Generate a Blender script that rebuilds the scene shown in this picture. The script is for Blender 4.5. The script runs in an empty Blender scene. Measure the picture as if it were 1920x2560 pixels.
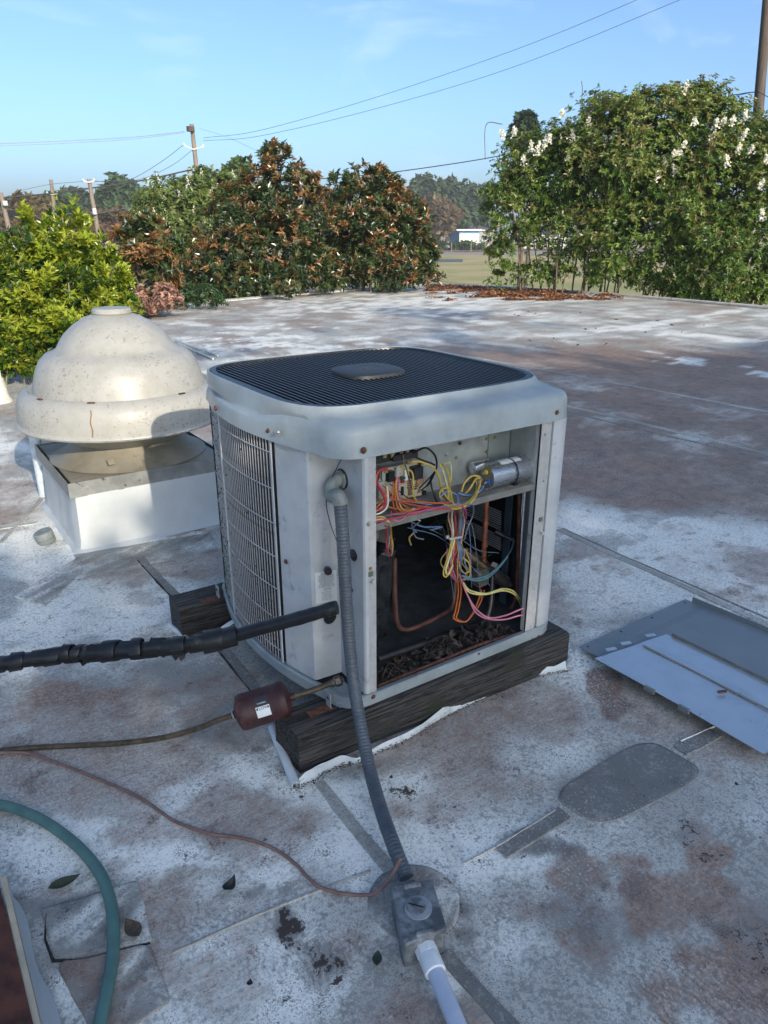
import bpy, math, random
import numpy as np
from mathutils import Vector, Matrix, noise as mnoise
PI = math.pi
R = math.radians
random.seed(7); rng = np.random.default_rng(7)
C = bpy.context.scene.collection
sc = bpy.context.scene

# ------------------------------------------------------------------ camera (solved from the photograph)
CW = np.array([-0.885, -1.505, 1.434])
AR = np.array([0.82711, -0.56204, 0.0010]); AU = np.array([0.2030, 0.3005, 0.9319]); AF = np.array([0.5240, 0.7700, -0.3630])
AF /= np.linalg.norm(AF); AR = AR - AF * (AR @ AF); AR /= np.linalg.norm(AR); AU = np.cross(AR, AF)
FPX = 1817.65; SD = 1920 / 1659.0; FD = FPX / SD
cd = bpy.data.cameras.new('camera'); cam = bpy.data.objects.new('camera', cd); C.objects.link(cam)
cd.sensor_fit = 'HORIZONTAL'; cd.sensor_width = 36; cd.lens = FPX / 1920 * 36; cd.clip_start = .05; cd.clip_end = 3000
M = Matrix(((AR[0], AU[0], -AF[0], CW[0]), (AR[1], AU[1], -AF[1], CW[1]), (AR[2], AU[2], -AF[2], CW[2]), (0, 0, 0, 1)))
cam.matrix_world = M; sc.camera = cam
# ------------------------------------------------------------------ sky and sun
SUN_EL = 22.0; SUN_DIR = np.array([-.085, -1.0])            # horizontal direction towards the sun
SKY = 0.138; SUN = 2.2; EXPO = 1.14
w = bpy.data.worlds.new('World'); sc.world = w; w.use_nodes = True
nt = w.node_tree; nt.nodes.clear()
sky = nt.nodes.new('ShaderNodeTexSky'); sky.sky_type = 'NISHITA'; sky.sun_disc = False
sky.sun_elevation = R(SUN_EL); sky.sun_rotation = math.atan2(SUN_DIR[0], SUN_DIR[1])
sky.air_density = .75; sky.dust_density = 2.6; sky.ozone_density = 3.8
bg = nt.nodes.new('ShaderNodeBackground'); bg.inputs[1].default_value = SKY
wo = nt.nodes.new('ShaderNodeOutputWorld')
tc = nt.nodes.new('ShaderNodeTexCoord'); mp = nt.nodes.new('ShaderNodeMapping')
mp.inputs['Rotation'].default_value = (0.15, 0.25, R(35)); mp.inputs['Scale'].default_value = (1.1, 5.5, 9.0)
nz = nt.nodes.new('ShaderNodeTexNoise'); nz.inputs['Scale'].default_value = 1.3; nz.inputs['Detail'].default_value = 7; nz.inputs['Distortion'].default_value = .6
cr = nt.nodes.new('ShaderNodeValToRGB'); cr.color_ramp.elements[0].position = .54; cr.color_ramp.elements[1].position = .80
cr.color_ramp.elements[0].color = (0, 0, 0, 1); cr.color_ramp.elements[1].color = (.62, .62, .62, 1)
mx = nt.nodes.new('ShaderNodeMixRGB'); mx.inputs[2].default_value = (3.0, 3.7, 4.3, 1)
L = nt.links
L.new(tc.outputs['Generated'], mp.inputs[0]); L.new(mp.outputs[0], nz.inputs[0]); L.new(nz.outputs[0], cr.inputs[0])
tn = nt.nodes.new('ShaderNodeMixRGB'); tn.blend_type = 'MULTIPLY'; tn.inputs[0].default_value = 1; tn.inputs[2].default_value = (.82, .865, .88, 1)
L.new(cr.outputs[0], mx.inputs[0]); L.new(sky.outputs[0], tn.inputs[1]); L.new(tn.outputs[0], mx.inputs[1]); L.new(mx.outputs[0], bg.inputs[0]); L.new(bg.outputs[0], wo.inputs[0])
sl = bpy.data.lights.new('sun', 'SUN'); so = bpy.data.objects.new('sun', sl); C.objects.link(so)
sl.energy = SUN; sl.angle = R(.53); sl.color = (1.0, .88, .72)
sdv = Vector((SUN_DIR[0], SUN_DIR[1], 0)).normalized() * math.cos(R(SUN_EL)) + Vector((0, 0, math.sin(R(SUN_EL))))
so.rotation_euler = sdv.to_track_quat('Z', 'Y').to_euler()
sc.view_settings.view_transform = 'Standard'; sc.view_settings.look = 'None'; sc.view_settings.gamma = 1
sc.view_settings.use_curve_mapping = False; sc.view_settings.exposure = EXPO

# ------------------------------------------------------------------ measuring helpers (photo pixel -> point on a plane of the place)
def ray(x, y): return AF * FPX + AR * (x * SD - 960) - AU * (y * SD - 1280)
def G(x, y, z=0.0):
    d = ray(x, y); return CW + d * (z - CW[2]) / d[2]
def PY(x, y, v=0.0):
    d = ray(x, y); return CW + d * (v - CW[1]) / d[1]
def PX(x, y, v=0.0):
    d = ray(x, y); return CW + d * (v - CW[0]) / d[0]
def PD(x, y, dist):
    d = ray(x, y); return CW + d * dist / math.hypot(d[0], d[1])
def proj(P):
    d = np.asarray(P, float) - CW; z = d @ AF; z = np.maximum(z, .05)
    return (960 + FPX * (d @ AR) / z) / SD, (1280 - FPX * (d @ AU) / z) / SD
ZG = -3.0                                                    # ground level below the roof

# ------------------------------------------------------------------ numpy value noise
_T = rng.random((256, 256))
def vn(x, y):
    x = np.asarray(x, float); y = np.asarray(y, float)
    xi = np.floor(x).astype(int); yi = np.floor(y).astype(int); fx = x - xi; fy = y - yi
    fx = fx * fx * (3 - 2 * fx); fy = fy * fy * (3 - 2 * fy)
    a = _T[xi & 255, yi & 255]; b = _T[(xi + 1) & 255, yi & 255]; c = _T[xi & 255, (yi + 1) & 255]; d = _T[(xi + 1) & 255, (yi + 1) & 255]
    return (a * (1 - fx) + b * fx) * (1 - fy) + (c * (1 - fx) + d * fx) * fy
def fbm(x, y, o=4):
    s = 0; a = .5; t = 0
    for i in range(o):
        s = s + a * vn(x * 2 ** i + 17.3 * i, y * 2 ** i + 9.1 * i); t += a; a *= .55
    return s / t
def sm(a, b, x):
    t = np.clip((x - a) / (b - a), 0, 1); return t * t * (3 - 2 * t)

# ------------------------------------------------------------------ materials
def nodes(name):
    m = bpy.data.materials.new(name); m.use_nodes = True; n = m.node_tree; n.nodes.clear()
    o = n.nodes.new('ShaderNodeOutputMaterial'); b = n.nodes.new('ShaderNodeBsdfPrincipled'); n.links.new(b.outputs[0], o.inputs[0])
    return m, n, b, o
def noise_node(n, scale, detail=4, rough=.55, co=None, dist=0):
    t = n.nodes.new('ShaderNodeTexNoise'); t.inputs['Scale'].default_value = scale; t.inputs['Detail'].default_value = detail
    t.inputs['Roughness'].default_value = rough; t.inputs['Distortion'].default_value = dist
    if co is not None: n.links.new(co, t.inputs[0])
    return t.outputs[0]
def math_node(n, op, a, b=None, clamp=False):
    t = n.nodes.new('ShaderNodeMath'); t.operation = op; t.use_clamp = clamp
    for i, v in enumerate((a, b)):
        if v is None: continue
        if isinstance(v, (int, float)): t.inputs[i].default_value = v
        else: n.links.new(v, t.inputs[i])
    return t.outputs[0]
def ramp(n, v, a, b):
    t = n.nodes.new('ShaderNodeMapRange'); t.interpolation_type = 'SMOOTHSTEP'; n.links.new(v, t.inputs[0])
    t.inputs[1].default_value = a; t.inputs[2].default_value = b; return t.outputs[0]
def mixc(n, f, a, b):
    t = n.nodes.new('ShaderNodeMixRGB')
    for i, v in enumerate((f, a, b)):
        if isinstance(v, (int, float)): t.inputs[i].default_value = v
        elif isinstance(v, tuple): t.inputs[i].default_value = (*v[:3], 1)
        else: n.links.new(v, t.inputs[i])
    return t.outputs[0]
def bump(n, b, h, strength=.3, dist=.002):
    t = n.nodes.new('ShaderNodeBump'); t.inputs['Strength'].default_value = strength; t.inputs['Distance'].default_value = dist
    n.links.new(h, t.inputs['Height']); n.links.new(t.outputs[0], b.inputs['Normal'])
def objco(n, scale=None):
    t = n.nodes.new('ShaderNodeTexCoord')
    if scale is None: return t.outputs['Object']
    m = n.nodes.new('ShaderNodeMapping'); m.inputs['Scale'].default_value = scale; n.links.new(t.outputs['Object'], m.inputs[0]); return m.outputs[0]
MATS = {}
def mat(name, col, rough=.5, metal=0, var=.12, scale=30, dirt=None, dirt_scale=8, dirt_th=(.55, .75), bmp=.15, spec=.5, coat=0, stretch=None):
    if name in MATS: return MATS[name]
    m, n, b, o = nodes(name)
    co = objco(n, stretch)
    v = noise_node(n, scale, 5, .6, co)
    dark = tuple(c * (1 - var * 1.6) for c in col); lite = tuple(min(1, c * (1 + var)) for c in col)
    c = mixc(n, ramp(n, v, .3, .7), dark, lite)
    if dirt:
        d = noise_node(n, dirt_scale, 9, .68, co, .4)
        c = mixc(n, ramp(n, d, *dirt_th), c, dirt)
    n.links.new(c, b.inputs['Base Color']); b.inputs['Roughness'].default_value = rough; b.inputs['Metallic'].default_value = metal
    b.inputs['Specular IOR Level'].default_value = spec
    b.inputs['Coat Weight'].default_value = coat
    rr = n.nodes.new('ShaderNodeMapRange'); n.links.new(v, rr.inputs[0]); rr.inputs[3].default_value = max(0, rough - .12); rr.inputs[4].default_value = min(1, rough + .12)
    n.links.new(rr.outputs[0], b.inputs['Roughness'])
    if bmp: bump(n, b, v, bmp, .001)
    MATS[name] = m; return m
def speckled(name, base, spot, scale=90, th=(.60, .66), patch=6, rough=.45, rust=None, base2=None):
    m, n, b, o = nodes(name); co = objco(n)
    big = noise_node(n, patch, 3, .5, co); s = noise_node(n, scale, 2, .5, co); v = noise_node(n, 14, 6, .6, co)
    c = mixc(n, ramp(n, v, .35, .7), base, base2 or tuple(x * .85 for x in base))
    k = math_node(n, 'ADD', s, math_node(n, 'MULTIPLY', math_node(n, 'SUBTRACT', big, .5), .45))
    c = mixc(n, math_node(n, 'MULTIPLY', ramp(n, k, *th), .75), c, spot)
    if rust: c = mixc(n, ramp(n, noise_node(n, 11, 8, .7, co), .66, .74), c, rust)
    n.links.new(c, b.inputs['Base Color']); b.inputs['Roughness'].default_value = rough
    bump(n, b, v, .12, .001); MATS[name] = m; return m

def roof_material(name, const=None):
    """weathered, chalky single-ply roofing; stains come from the vertex fields red / dark / white"""
    m, n, b, o = nodes(name); co = objco(n)
    def fld(k):
        if const is not None:
            v = n.nodes.new('ShaderNodeValue'); v.outputs[0].default_value = const[k]; return v.outputs[0]
        a = n.nodes.new('ShaderNodeAttribute'); a.attribute_name = k; return a.outputs['Fac']
    red, dark, white = fld('red'), fld('dark'), fld('white'); tar = fld('tar'); rip = fld('ripple')
    big = noise_node(n, 1.7, 6, .6, co, .5); mid = noise_node(n, 11, 8, .7, co, .3); fine = noise_node(n, 75, 5, .7, co); grit = noise_node(n, 260, 2, .6, co)
    stre = n.nodes.new('ShaderNodeMapping'); stre.inputs['Scale'].default_value = (3, 14, 1); stre.inputs['Rotation'].default_value = (0, 0, R(20)); n.links.new(co, stre.inputs[0])
    streak = noise_node(n, 5, 8, .75, stre.outputs[0], 1.2)
    # chalk against grey membrane
    def cen(v, k): return math_node(n, 'MULTIPLY', math_node(n, 'SUBTRACT', v, .5), k)
    t = math_node(n, 'ADD', cen(mid, 1.9), cen(fine, 2.2)); t = math_node(n, 'ADD', t, cen(big, 1.2)); t = math_node(n, 'ADD', t, cen(grit, .9))
    t = math_node(n, 'ADD', t, math_node(n, 'MULTIPLY', white, .85)); t = math_node(n, 'SUBTRACT', t, math_node(n, 'MULTIPLY', dark, .75))
    c = mixc(n, ramp(n, t, -.45, .65), (.29, .285, .255), (.92, .92, .83))
    # brown-red dirt
    rn = math_node(n, 'ADD', red, math_node(n, 'ADD', cen(mid, 1.5), cen(streak, 1.0))); rn = math_node(n, 'ADD', rn, cen(fine, 1.6))
    rc = mixc(n, ramp(n, fine, .35, .65), (.17, .092, .060), (.47, .325, .235))
    c = mixc(n, math_node(n, 'MULTIPLY', ramp(n, rn, .30, .95), .85), c, rc)
    # dark mould speckle
    sp = math_node(n, 'ADD', fine, cen(mid, .6)); sp = math_node(n, 'ADD', sp, math_node(n, 'MULTIPLY', dark, .22)); sp = math_node(n, 'SUBTRACT', sp, math_node(n, 'MULTIPLY', white, .06))
    c = mixc(n, math_node(n, 'MULTIPLY', ramp(n, sp, .56, .68), .62), c, (.125, .125, .12))
    sg = math_node(n, 'ADD', grit, cen(mid, .8))
    c = mixc(n, math_node(n, 'MULTIPLY', ramp(n, sg, .60, .66), .65), c, (.10, .095, .095))
    sw = math_node(n, 'ADD', noise_node(n, 150, 3, .6, co), cen(big, .5))
    c = mixc(n, math_node(n, 'MULTIPLY', ramp(n, sw, .58, .70), .4), c, (.80, .80, .76))
    vo = n.nodes.new('ShaderNodeTexVoronoi'); vo.inputs['Scale'].default_value = 70
    wq = n.nodes.new('ShaderNodeVectorMath'); wq.operation = 'ADD'; wn = n.nodes.new('ShaderNodeTexNoise'); wn.inputs['Scale'].default_value = 90; n.links.new(co, wn.inputs[0]); ws_ = n.nodes.new('ShaderNodeVectorMath'); ws_.operation = 'SCALE'; ws_.inputs['Scale'].default_value = .022
    n.links.new(wn.outputs['Color'], ws_.inputs[0]); n.links.new(co, wq.inputs[0]); n.links.new(ws_.outputs[0], wq.inputs[1]); n.links.new(wq.outputs[0], vo.inputs[0])
    dd_ = math_node(n, 'ADD', vo.outputs['Distance'], cen(big, -.9)); dd_ = math_node(n, 'ADD', dd_, cen(mid, -.6))
    c = mixc(n, math_node(n, 'MULTIPLY', ramp(n, dd_, .24, .10), .5), c, (.16, .16, .155))
    wv = n.nodes.new('ShaderNodeTexWave'); wv.inputs['Scale'].default_value = 19; wv.inputs['Distortion'].default_value = 14; wv.inputs['Detail'].default_value = 3; wv.inputs['Detail Scale'].default_value = 1.2; n.links.new(co, wv.inputs[0])
    rp = math_node(n, 'MULTIPLY', ramp(n, wv.outputs['Fac'], .55, .85), rip); c = mixc(n, math_node(n, 'MULTIPLY', rp, .42), c, (.13, .085, .065))
    tt = math_node(n, 'ADD', tar, math_node(n, 'ADD', cen(fine, 2.6), cen(mid, 2.0))); c = mixc(n, math_node(n, 'MULTIPLY', ramp(n, tt, .52, .66), .92), c, (.045, .03, .025))
    n.links.new(c, b.inputs['Base Color']); b.inputs['Roughness'].default_value = .62; b.inputs['Specular IOR Level'].default_value = .35
    h = math_node(n, 'ADD', math_node(n, 'MULTIPLY', mid, .8), math_node(n, 'MULTIPLY', fine, .3)); bump(n, b, h, .35, .004)
    return m
def foliage(name, trans=.35, rough=.4, back=None, spec=.5):
    m, n, b, o = nodes(name)
    a = n.nodes.new('ShaderNodeAttribute'); a.attribute_name = 'col'; c = a.outputs['Color']
    if back:
        g = n.nodes.new('ShaderNodeNewGeometry'); c = mixc(n, g.outputs['Backfacing'], c, back)
    n.links.new(c, b.inputs['Base Color']); b.inputs['Roughness'].default_value = rough; b.inputs['Specular IOR Level'].default_value = spec
    tr = n.nodes.new('ShaderNodeBsdfTranslucent'); ms = n.nodes.new('ShaderNodeMixShader'); ms.inputs[0].default_value = trans
    hs = n.nodes.new('ShaderNodeHueSaturation'); hs.inputs['Value'].default_value = 1.5; hs.inputs['Saturation'].default_value = 1.1; n.links.new(c, hs.inputs['Color'])
    n.links.new(hs.outputs[0], tr.inputs[0]); n.links.new(b.outputs[0], ms.inputs[1]); n.links.new(tr.outputs[0], ms.inputs[2]); n.links.new(ms.outputs[0], o.inputs[0])
    return m

# ------------------------------------------------------------------ mesh builder
class MB:
    def __init__(s): s.v = []; s.f = []; s.smooth = []
    def add(s, vs, fs, smooth=False):
        k = len(s.v); s.v += [tuple(map(float, p)) for p in vs]; s.f += [tuple(i + k for i in f) for f in fs]; s.smooth += [smooth] * len(fs); return s
    def box(s, c, d, rot=None, bev=0):
        h = np.array(d) / 2.0
        if bev:
            prof = []
            bx, by = h[0] - bev, h[1] - bev
            outline = [(bx, -h[1]), (h[0], -by), (h[0], by), (bx, h[1]), (-bx, h[1]), (-h[0], by), (-h[0], -by), (-bx, -h[1])]
            inn = [(x * (1 - bev / h[0]), y * (1 - bev / h[1])) for x, y in outline]
            vs = [(x, y, -h[2]) for x, y in inn] + [(x, y, -h[2] + bev) for x, y in outline] + [(x, y, h[2] - bev) for x, y in outline] + [(x, y, h[2]) for x, y in inn]
            fs = [tuple(range(7, -1, -1)), tuple(range(24, 32))]
            for r in range(3):
                for i in range(8): fs.append((r * 8 + i, r * 8 + (i + 1) % 8, (r + 1) * 8 + (i + 1) % 8, (r + 1) * 8 + i))
        else:
            vs = [(x * h[0], y * h[1], z * h[2]) for z in (-1, 1) for y in (-1, 1) for x in (-1, 1)]
            fs = [(0, 2, 3, 1), (4, 5, 7, 6), (0, 1, 5, 4), (2, 6, 7, 3), (0, 4, 6, 2), (1, 3, 7, 5)]
        vs = np.array(vs)
        if rot is not None: vs = vs @ np.array(rot).T
        return s.add(vs + np.array(c), fs)
    def tube(s, pts, r, seg=8, cap=True, smooth=True):
        P = np.array(pts, float); N = len(P); rr = np.broadcast_to(np.array(r, float), (N,))
        T = np.gradient(P, axis=0); T /= np.linalg.norm(T, axis=1)[:, None] + 1e-12
        up = np.array([0, 0, 1.0]) if abs(T[0][2]) < .9 else np.array([1.0, 0, 0])
        n = np.cross(T[0], up); n /= np.linalg.norm(n); vs = []
        for i in range(N):
            n = n - T[i] * (n @ T[i]); n /= np.linalg.norm(n) + 1e-12; b = np.cross(T[i], n)
            for k in range(seg):
                a = 2 * PI * k / seg; vs.append(P[i] + rr[i] * (n * math.cos(a) + b * math.sin(a)))
        fs = [(i * seg + k, i * seg + (k + 1) % seg, (i + 1) * seg + (k + 1) % seg, (i + 1) * seg + k) for i in range(N - 1) for k in range(seg)]
        if cap: fs += [tuple(range(seg - 1, -1, -1)), tuple(range((N - 1) * seg, N * seg))]
        return s.add(vs, fs, smooth)
    def cyl(s, a, b, r, seg=16, r2=None):
        return s.tube([a, b], [r, r if r2 is None else r2], seg)
    def lathe(s, prof, c, axis=(0, 0, 1), seg=48, cap=(True, True)):
        ax = np.array(axis, float); ax /= np.linalg.norm(ax); up = np.array([0, 0, 1.0]) if abs(ax[2]) < .9 else np.array([1.0, 0, 0])
        u = np.cross(up, ax); u /= np.linalg.norm(u); v = np.cross(ax, u); c = np.array(c, float); vs = []
        for r, h in prof:
            for k in range(seg):
                a = 2 * PI * k / seg; vs.append(c + ax * h + (u * math.cos(a) + v * math.sin(a)) * r)
        n = len(prof); fs = [(i * seg + k, i * seg + (k + 1) % seg, (i + 1) * seg + (k + 1) % seg, (i + 1) * seg + k) for i in range(n - 1) for k in range(seg)]
        if cap[0]: fs.append(tuple(range(seg - 1, -1, -1)))
        if cap[1]: fs.append(tuple(range((n - 1) * seg, n * seg)))
        return s.add(vs, fs, True)
    def prism(s, poly, z0, z1):
        n = len(poly); vs = [(p[0], p[1], z0) for p in poly] + [(p[0], p[1], z1) for p in poly]
        fs = [tuple(range(n - 1, -1, -1)), tuple(range(n, 2 * n))] + [(i, (i + 1) % n, (i + 1) % n + n, i + n) for i in range(n)]
        return s.add(vs, fs)
    def sheet(s, quad, t, n1=1, n2=1, fn=None):
        """thin sheet over a quad (4 corners), thickness t downwards, optional height function"""
        q = [np.array(p, float) for p in quad]; nm = np.cross(q[1] - q[0], q[3] - q[0]); nm /= np.linalg.norm(nm)
        top = []
        for j in range(n2 + 1):
            for i in range(n1 + 1):
                a, b = i / n1, j / n2; p = (q[0] * (1 - a) + q[1] * a) * (1 - b) + (q[3] * (1 - a) + q[2] * a) * b
                if fn: p = p + nm * fn(a, b)
                top.append(p)
        W = n1 + 1; K = len(top); vs = top + [p - nm * t for p in top]; fs = []
        for j in range(n2):
            for i in range(n1):
                f = (j * W + i, j * W + i + 1, (j + 1) * W + i + 1, (j + 1) * W + i); fs += [f, tuple(x + K for x in f[::-1])]
        per = [i for i in range(W)] + [j * W + n1 for j in range(1, n2 + 1)] + [n2 * W + i for i in range(n1 - 1, -1, -1)] + [j * W for j in range(n2 - 1, 0, -1)]
        for a, b in zip(per, per[1:] + per[:1]): fs.append((b, a, a + K, b + K))
        return s.add(vs, fs)
    def build(s, name, material, parent=None, smooth_angle=None):
        me = bpy.data.meshes.new(name); me.from_pydata(s.v, [], s.f); me.materials.append(material)
        me.polygons.foreach_set('use_smooth', s.smooth); me.update()
        if any(s.smooth):
            try: me.set_sharp_from_angle(angle=R(38))
            except Exception: pass
        return link(name, me, parent)
def link(name, me, parent=None):
    o = bpy.data.objects.new(name, me); C.objects.link(o)
    if parent is not None:
        o.parent = parent; o.matrix_parent_inverse = WM[parent.name].inverted() if parent.name in WM else Matrix()
        WM[o.name] = Matrix()
    return o
WM = {}
def thing(name, label, cat, loc=(0, 0, 0), group=None):
    o = bpy.data.objects.new(name, None); C.objects.link(o); o.location = loc; o.empty_display_size = .1
    WM[o.name] = Matrix.Translation(Vector(loc)); o['label'] = label; o['category'] = cat
    if group: o['group'] = group
    return o
def tag(o, label, cat, group=None):
    o['label'] = label; o['category'] = cat
    if group: o['group'] = group
    return o
def struct(o): o['kind'] = 'structure'; return o
def stuff(o): o['kind'] = 'stuff'; return o
def spline(pts, n=8):
    P = np.array(pts, float); P = np.vstack([2 * P[0] - P[1], P, 2 * P[-1] - P[-2]]); out = []
    for i in range(1, len(P) - 2):
        p0, p1, p2, p3 = P[i - 1:i + 3]
        for k in range(n):
            t = k / n; out.append(.5 * ((2 * p1) + (-p0 + p2) * t + (2 * p0 - 5 * p1 + 4 * p2 - p3) * t * t + (-p0 + 3 * p1 - 3 * p2 + p3) * t ** 3))
    out.append(P[-2]); return np.array(out)
def resample(P, step):
    d = np.r_[0, np.cumsum(np.linalg.norm(np.diff(P, axis=0), axis=1))]; n = max(2, int(d[-1] / step)); s = np.linspace(0, d[-1], n)
    return np.stack([np.interp(s, d, P[:, i]) for i in range(3)], 1)
def text_mesh(body, size):
    cu = bpy.data.curves.new('t', 'FONT'); cu.body = body; cu.size = size; cu.align_x = 'CENTER'; cu.align_y = 'CENTER'; cu.extrude = 0
    o = bpy.data.objects.new('t', cu); C.objects.link(o); dg = bpy.context.evaluated_depsgraph_get(); me = bpy.data.meshes.new_from_object(o.evaluated_get(dg))
    bpy.data.objects.remove(o); bpy.data.curves.remove(cu); return me
def text_on(name, body, size, origin, xdir, ydir, material, parent):
    me = text_mesh(body, size); n = len(me.vertices); co = np.empty(n * 3); me.vertices.foreach_get('co', co); co = co.reshape(-1, 3)
    x = np.array(xdir, float); x /= np.linalg.norm(x); y = np.array(ydir, float); y = y - x * (x @ y); y /= np.linalg.norm(y); z = np.cross(x, y)
    co = np.array(origin) + co[:, :1] * x + co[:, 1:2] * y + z * .0006
    me.vertices.foreach_set('co', co.ravel()); me.materials.clear(); me.materials.append(material); me.update()
    return link(name, me, parent)
def np_mesh(name, V, F, material, parent=None, cols=None, fields=None, smooth=False):
    """V (n,3); F (m,4) or (m,3)"""
    me = bpy.data.meshes.new(name); k = F.shape[1]
    me.vertices.add(len(V)); me.vertices.foreach_set('co', np.ascontiguousarray(V, dtype=np.float32).ravel())
    me.loops.add(F.size); me.loops.foreach_set('vertex_index', np.ascontiguousarray(F, dtype=np.int32).ravel())
    me.polygons.add(len(F)); me.polygons.foreach_set('loop_start', np.arange(0, F.size, k, dtype=np.int32)); me.polygons.foreach_set('loop_total', np.full(len(F), k, dtype=np.int32))
    me.polygons.foreach_set('use_smooth', np.full(len(F), smooth)); me.update(calc_edges=True); me.materials.append(material)
    if cols is not None:
        a = me.color_attributes.new('col', 'FLOAT_COLOR', 'POINT'); a.data.foreach_set('color', np.ascontiguousarray(np.c_[cols, np.ones(len(cols))], dtype=np.float32).ravel())
    if fields:
        for fn, arr in fields.items():
            a = me.attributes.new(fn, 'FLOAT', 'POINT'); a.data.foreach_set('value', np.ascontiguousarray(arr, dtype=np.float32))
    return link(name, me, parent)

# ------------------------------------------------------------------ shared materials
m_cap = mat('cap_paint', (.30, .345, .355), .36, var=.09, scale=9, dirt=(.36, .40, .40), dirt_scale=7, dirt_th=(.52, .72), bmp=.12)
m_panel = mat('panel_paint', (.45, .47, .48), .48, var=.09, scale=7, dirt=(.27, .28, .28), dirt_scale=13, dirt_th=(.56, .70), bmp=.12)
m_flange = mat('flange_paint', (.40, .40, .39), .5, var=.08, scale=40, dirt=(.22, .20, .18), dirt_scale=30, dirt_th=(.6, .7), bmp=.08)
m_wirep = mat('guard_wire_paint', (.42, .43, .44), .45, var=.1, scale=60, dirt=(.14, .15, .09), dirt_scale=14, dirt_th=(.55, .66), bmp=0)
m_black = mat('black_plastic', (.012, .012, .014), .38, var=.2, scale=60, bmp=.1)
m_badge = mat('badge_plastic', (.022, .028, .032), .55, var=.15, scale=40, dirt=(.05, .055, .06), dirt_scale=25, dirt_th=(.6, .7))
m_rust = mat('rust', (.13, .05, .03), .85, var=.35, scale=70, dirt=(.24, .10, .05), dirt_scale=40, dirt_th=(.5, .7), bmp=.5)
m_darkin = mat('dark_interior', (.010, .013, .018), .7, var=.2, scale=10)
m_galv = mat('galvanised_steel', (.36, .39, .38), .38, metal=.35, var=.10, scale=16, dirt=(.26, .27, .25), dirt_scale=7, dirt_th=(.5, .75), bmp=.04)
m_shelf = mat('dusty_steel', (.20, .195, .175), .6, metal=.2, var=.12, scale=30, dirt=(.13, .12, .10), dirt_scale=12)
m_zinc = mat('zinc_screw', (.45, .44, .40), .35, metal=.7, var=.2, scale=90)
m_brass = mat('brass_screw', (.38, .28, .13), .4, metal=.7, var=.2, scale=90)
m_alu = mat('capacitor_aluminium', (.66, .68, .70), .28, metal=.9, var=.05, scale=14, bmp=.01, stretch=(1, 6, 6))
m_copper = mat('copper_tube', (.30, .115, .07), .5, metal=.45, var=.25, scale=30, dirt=(.10, .05, .035), dirt_scale=12, bmp=.1)
m_drier = mat('drier_paint', (.045, .014, .014), .55, var=.25, scale=50, dirt=(.13, .05, .04), dirt_scale=20, bmp=.5)
m_line = mat('tarnished_copper', (.10, .075, .045), .5, metal=.4, var=.3, scale=40, dirt=(.05, .06, .04), dirt_scale=15)
m_tape = mat('black_tape', (.009, .010, .011), .42, var=.25, scale=30, dirt=(.035, .038, .028), dirt_scale=16, dirt_th=(.58, .7), bmp=.5)
m_conduit = mat('grey_conduit', (.075, .092, .108), .45, var=.10, scale=30, dirt=(.16, .17, .18), dirt_scale=10, bmp=.1)
m_elbow = mat('cast_fitting', (.21, .235, .22), .55, var=.12, scale=50, dirt=(.13, .14, .12), dirt_scale=18, bmp=.2)
m_white = mat('white_membrane', (.62, .66, .65), .5, var=.06, scale=14, dirt=(.40, .36, .26), dirt_scale=9, dirt_th=(.58, .75), bmp=.2)
m_pvc = mat('white_pvc', (.74, .77, .76), .35, var=.04, scale=20, bmp=.03)
m_pvcb = mat('blueish_grey_pvc', (.44, .50, .60), .38, var=.05, scale=20, dirt=(.30, .33, .38), dirt_scale=40, dirt_th=(.68, .72), bmp=.05)
m_hose = mat('teal_hose', (.075, .165, .150), .5, var=.12, scale=18, dirt=(.025, .07, .07), dirt_scale=12, dirt_th=(.58, .72), bmp=.1)
m_twire = mat('brown_wire_jacket', (.20, .12, .105), .55, var=.15, scale=30)
def wood():
    m, n, b, o = nodes('weathered_timber'); co = objco(n, (1.2, 30, 48))
    g = noise_node(n, 2.2, 9, .75, co, 1.6); g2 = noise_node(n, 6, 5, .7, co, .6); p = noise_node(n, 5, 5, .6, objco(n))
    c = mixc(n, ramp(n, g, .42, .58), (.008, .0075, .007), (.10, .093, .082)); c = mixc(n, ramp(n, g2, .60, .72), c, (.15, .14, .125))
    c = mixc(n, ramp(n, p, .55, .72), c, (.035, .038, .022)); n.links.new(c, b.inputs['Base Color']); b.inputs['Roughness'].default_value = .85
    bump(n, b, g, 1.0, .012); return m
m_wood = wood()
m_roof = roof_material('roof_membrane')
m_roofd = roof_material('roof_membrane_dark', dict(red=.1, dark=.85, white=0, tar=0, ripple=0))
m_roofm = roof_material('roof_membrane_mid', dict(red=.15, dark=.3, white=.1, tar=0, ripple=0))
m_roofw = roof_material('roof_membrane_pale', dict(red=0, dark=0, white=.75, tar=0, ripple=0))
m_roofr = roof_material('roof_membrane_brown', dict(red=.62, dark=.25, white=.0, tar=0, ripple=0))
m_soot = mat('crack_dirt', (.03, .025, .022), .9, var=.3, scale=60, dirt=(.09, .06, .04), dirt_scale=40)

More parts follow.
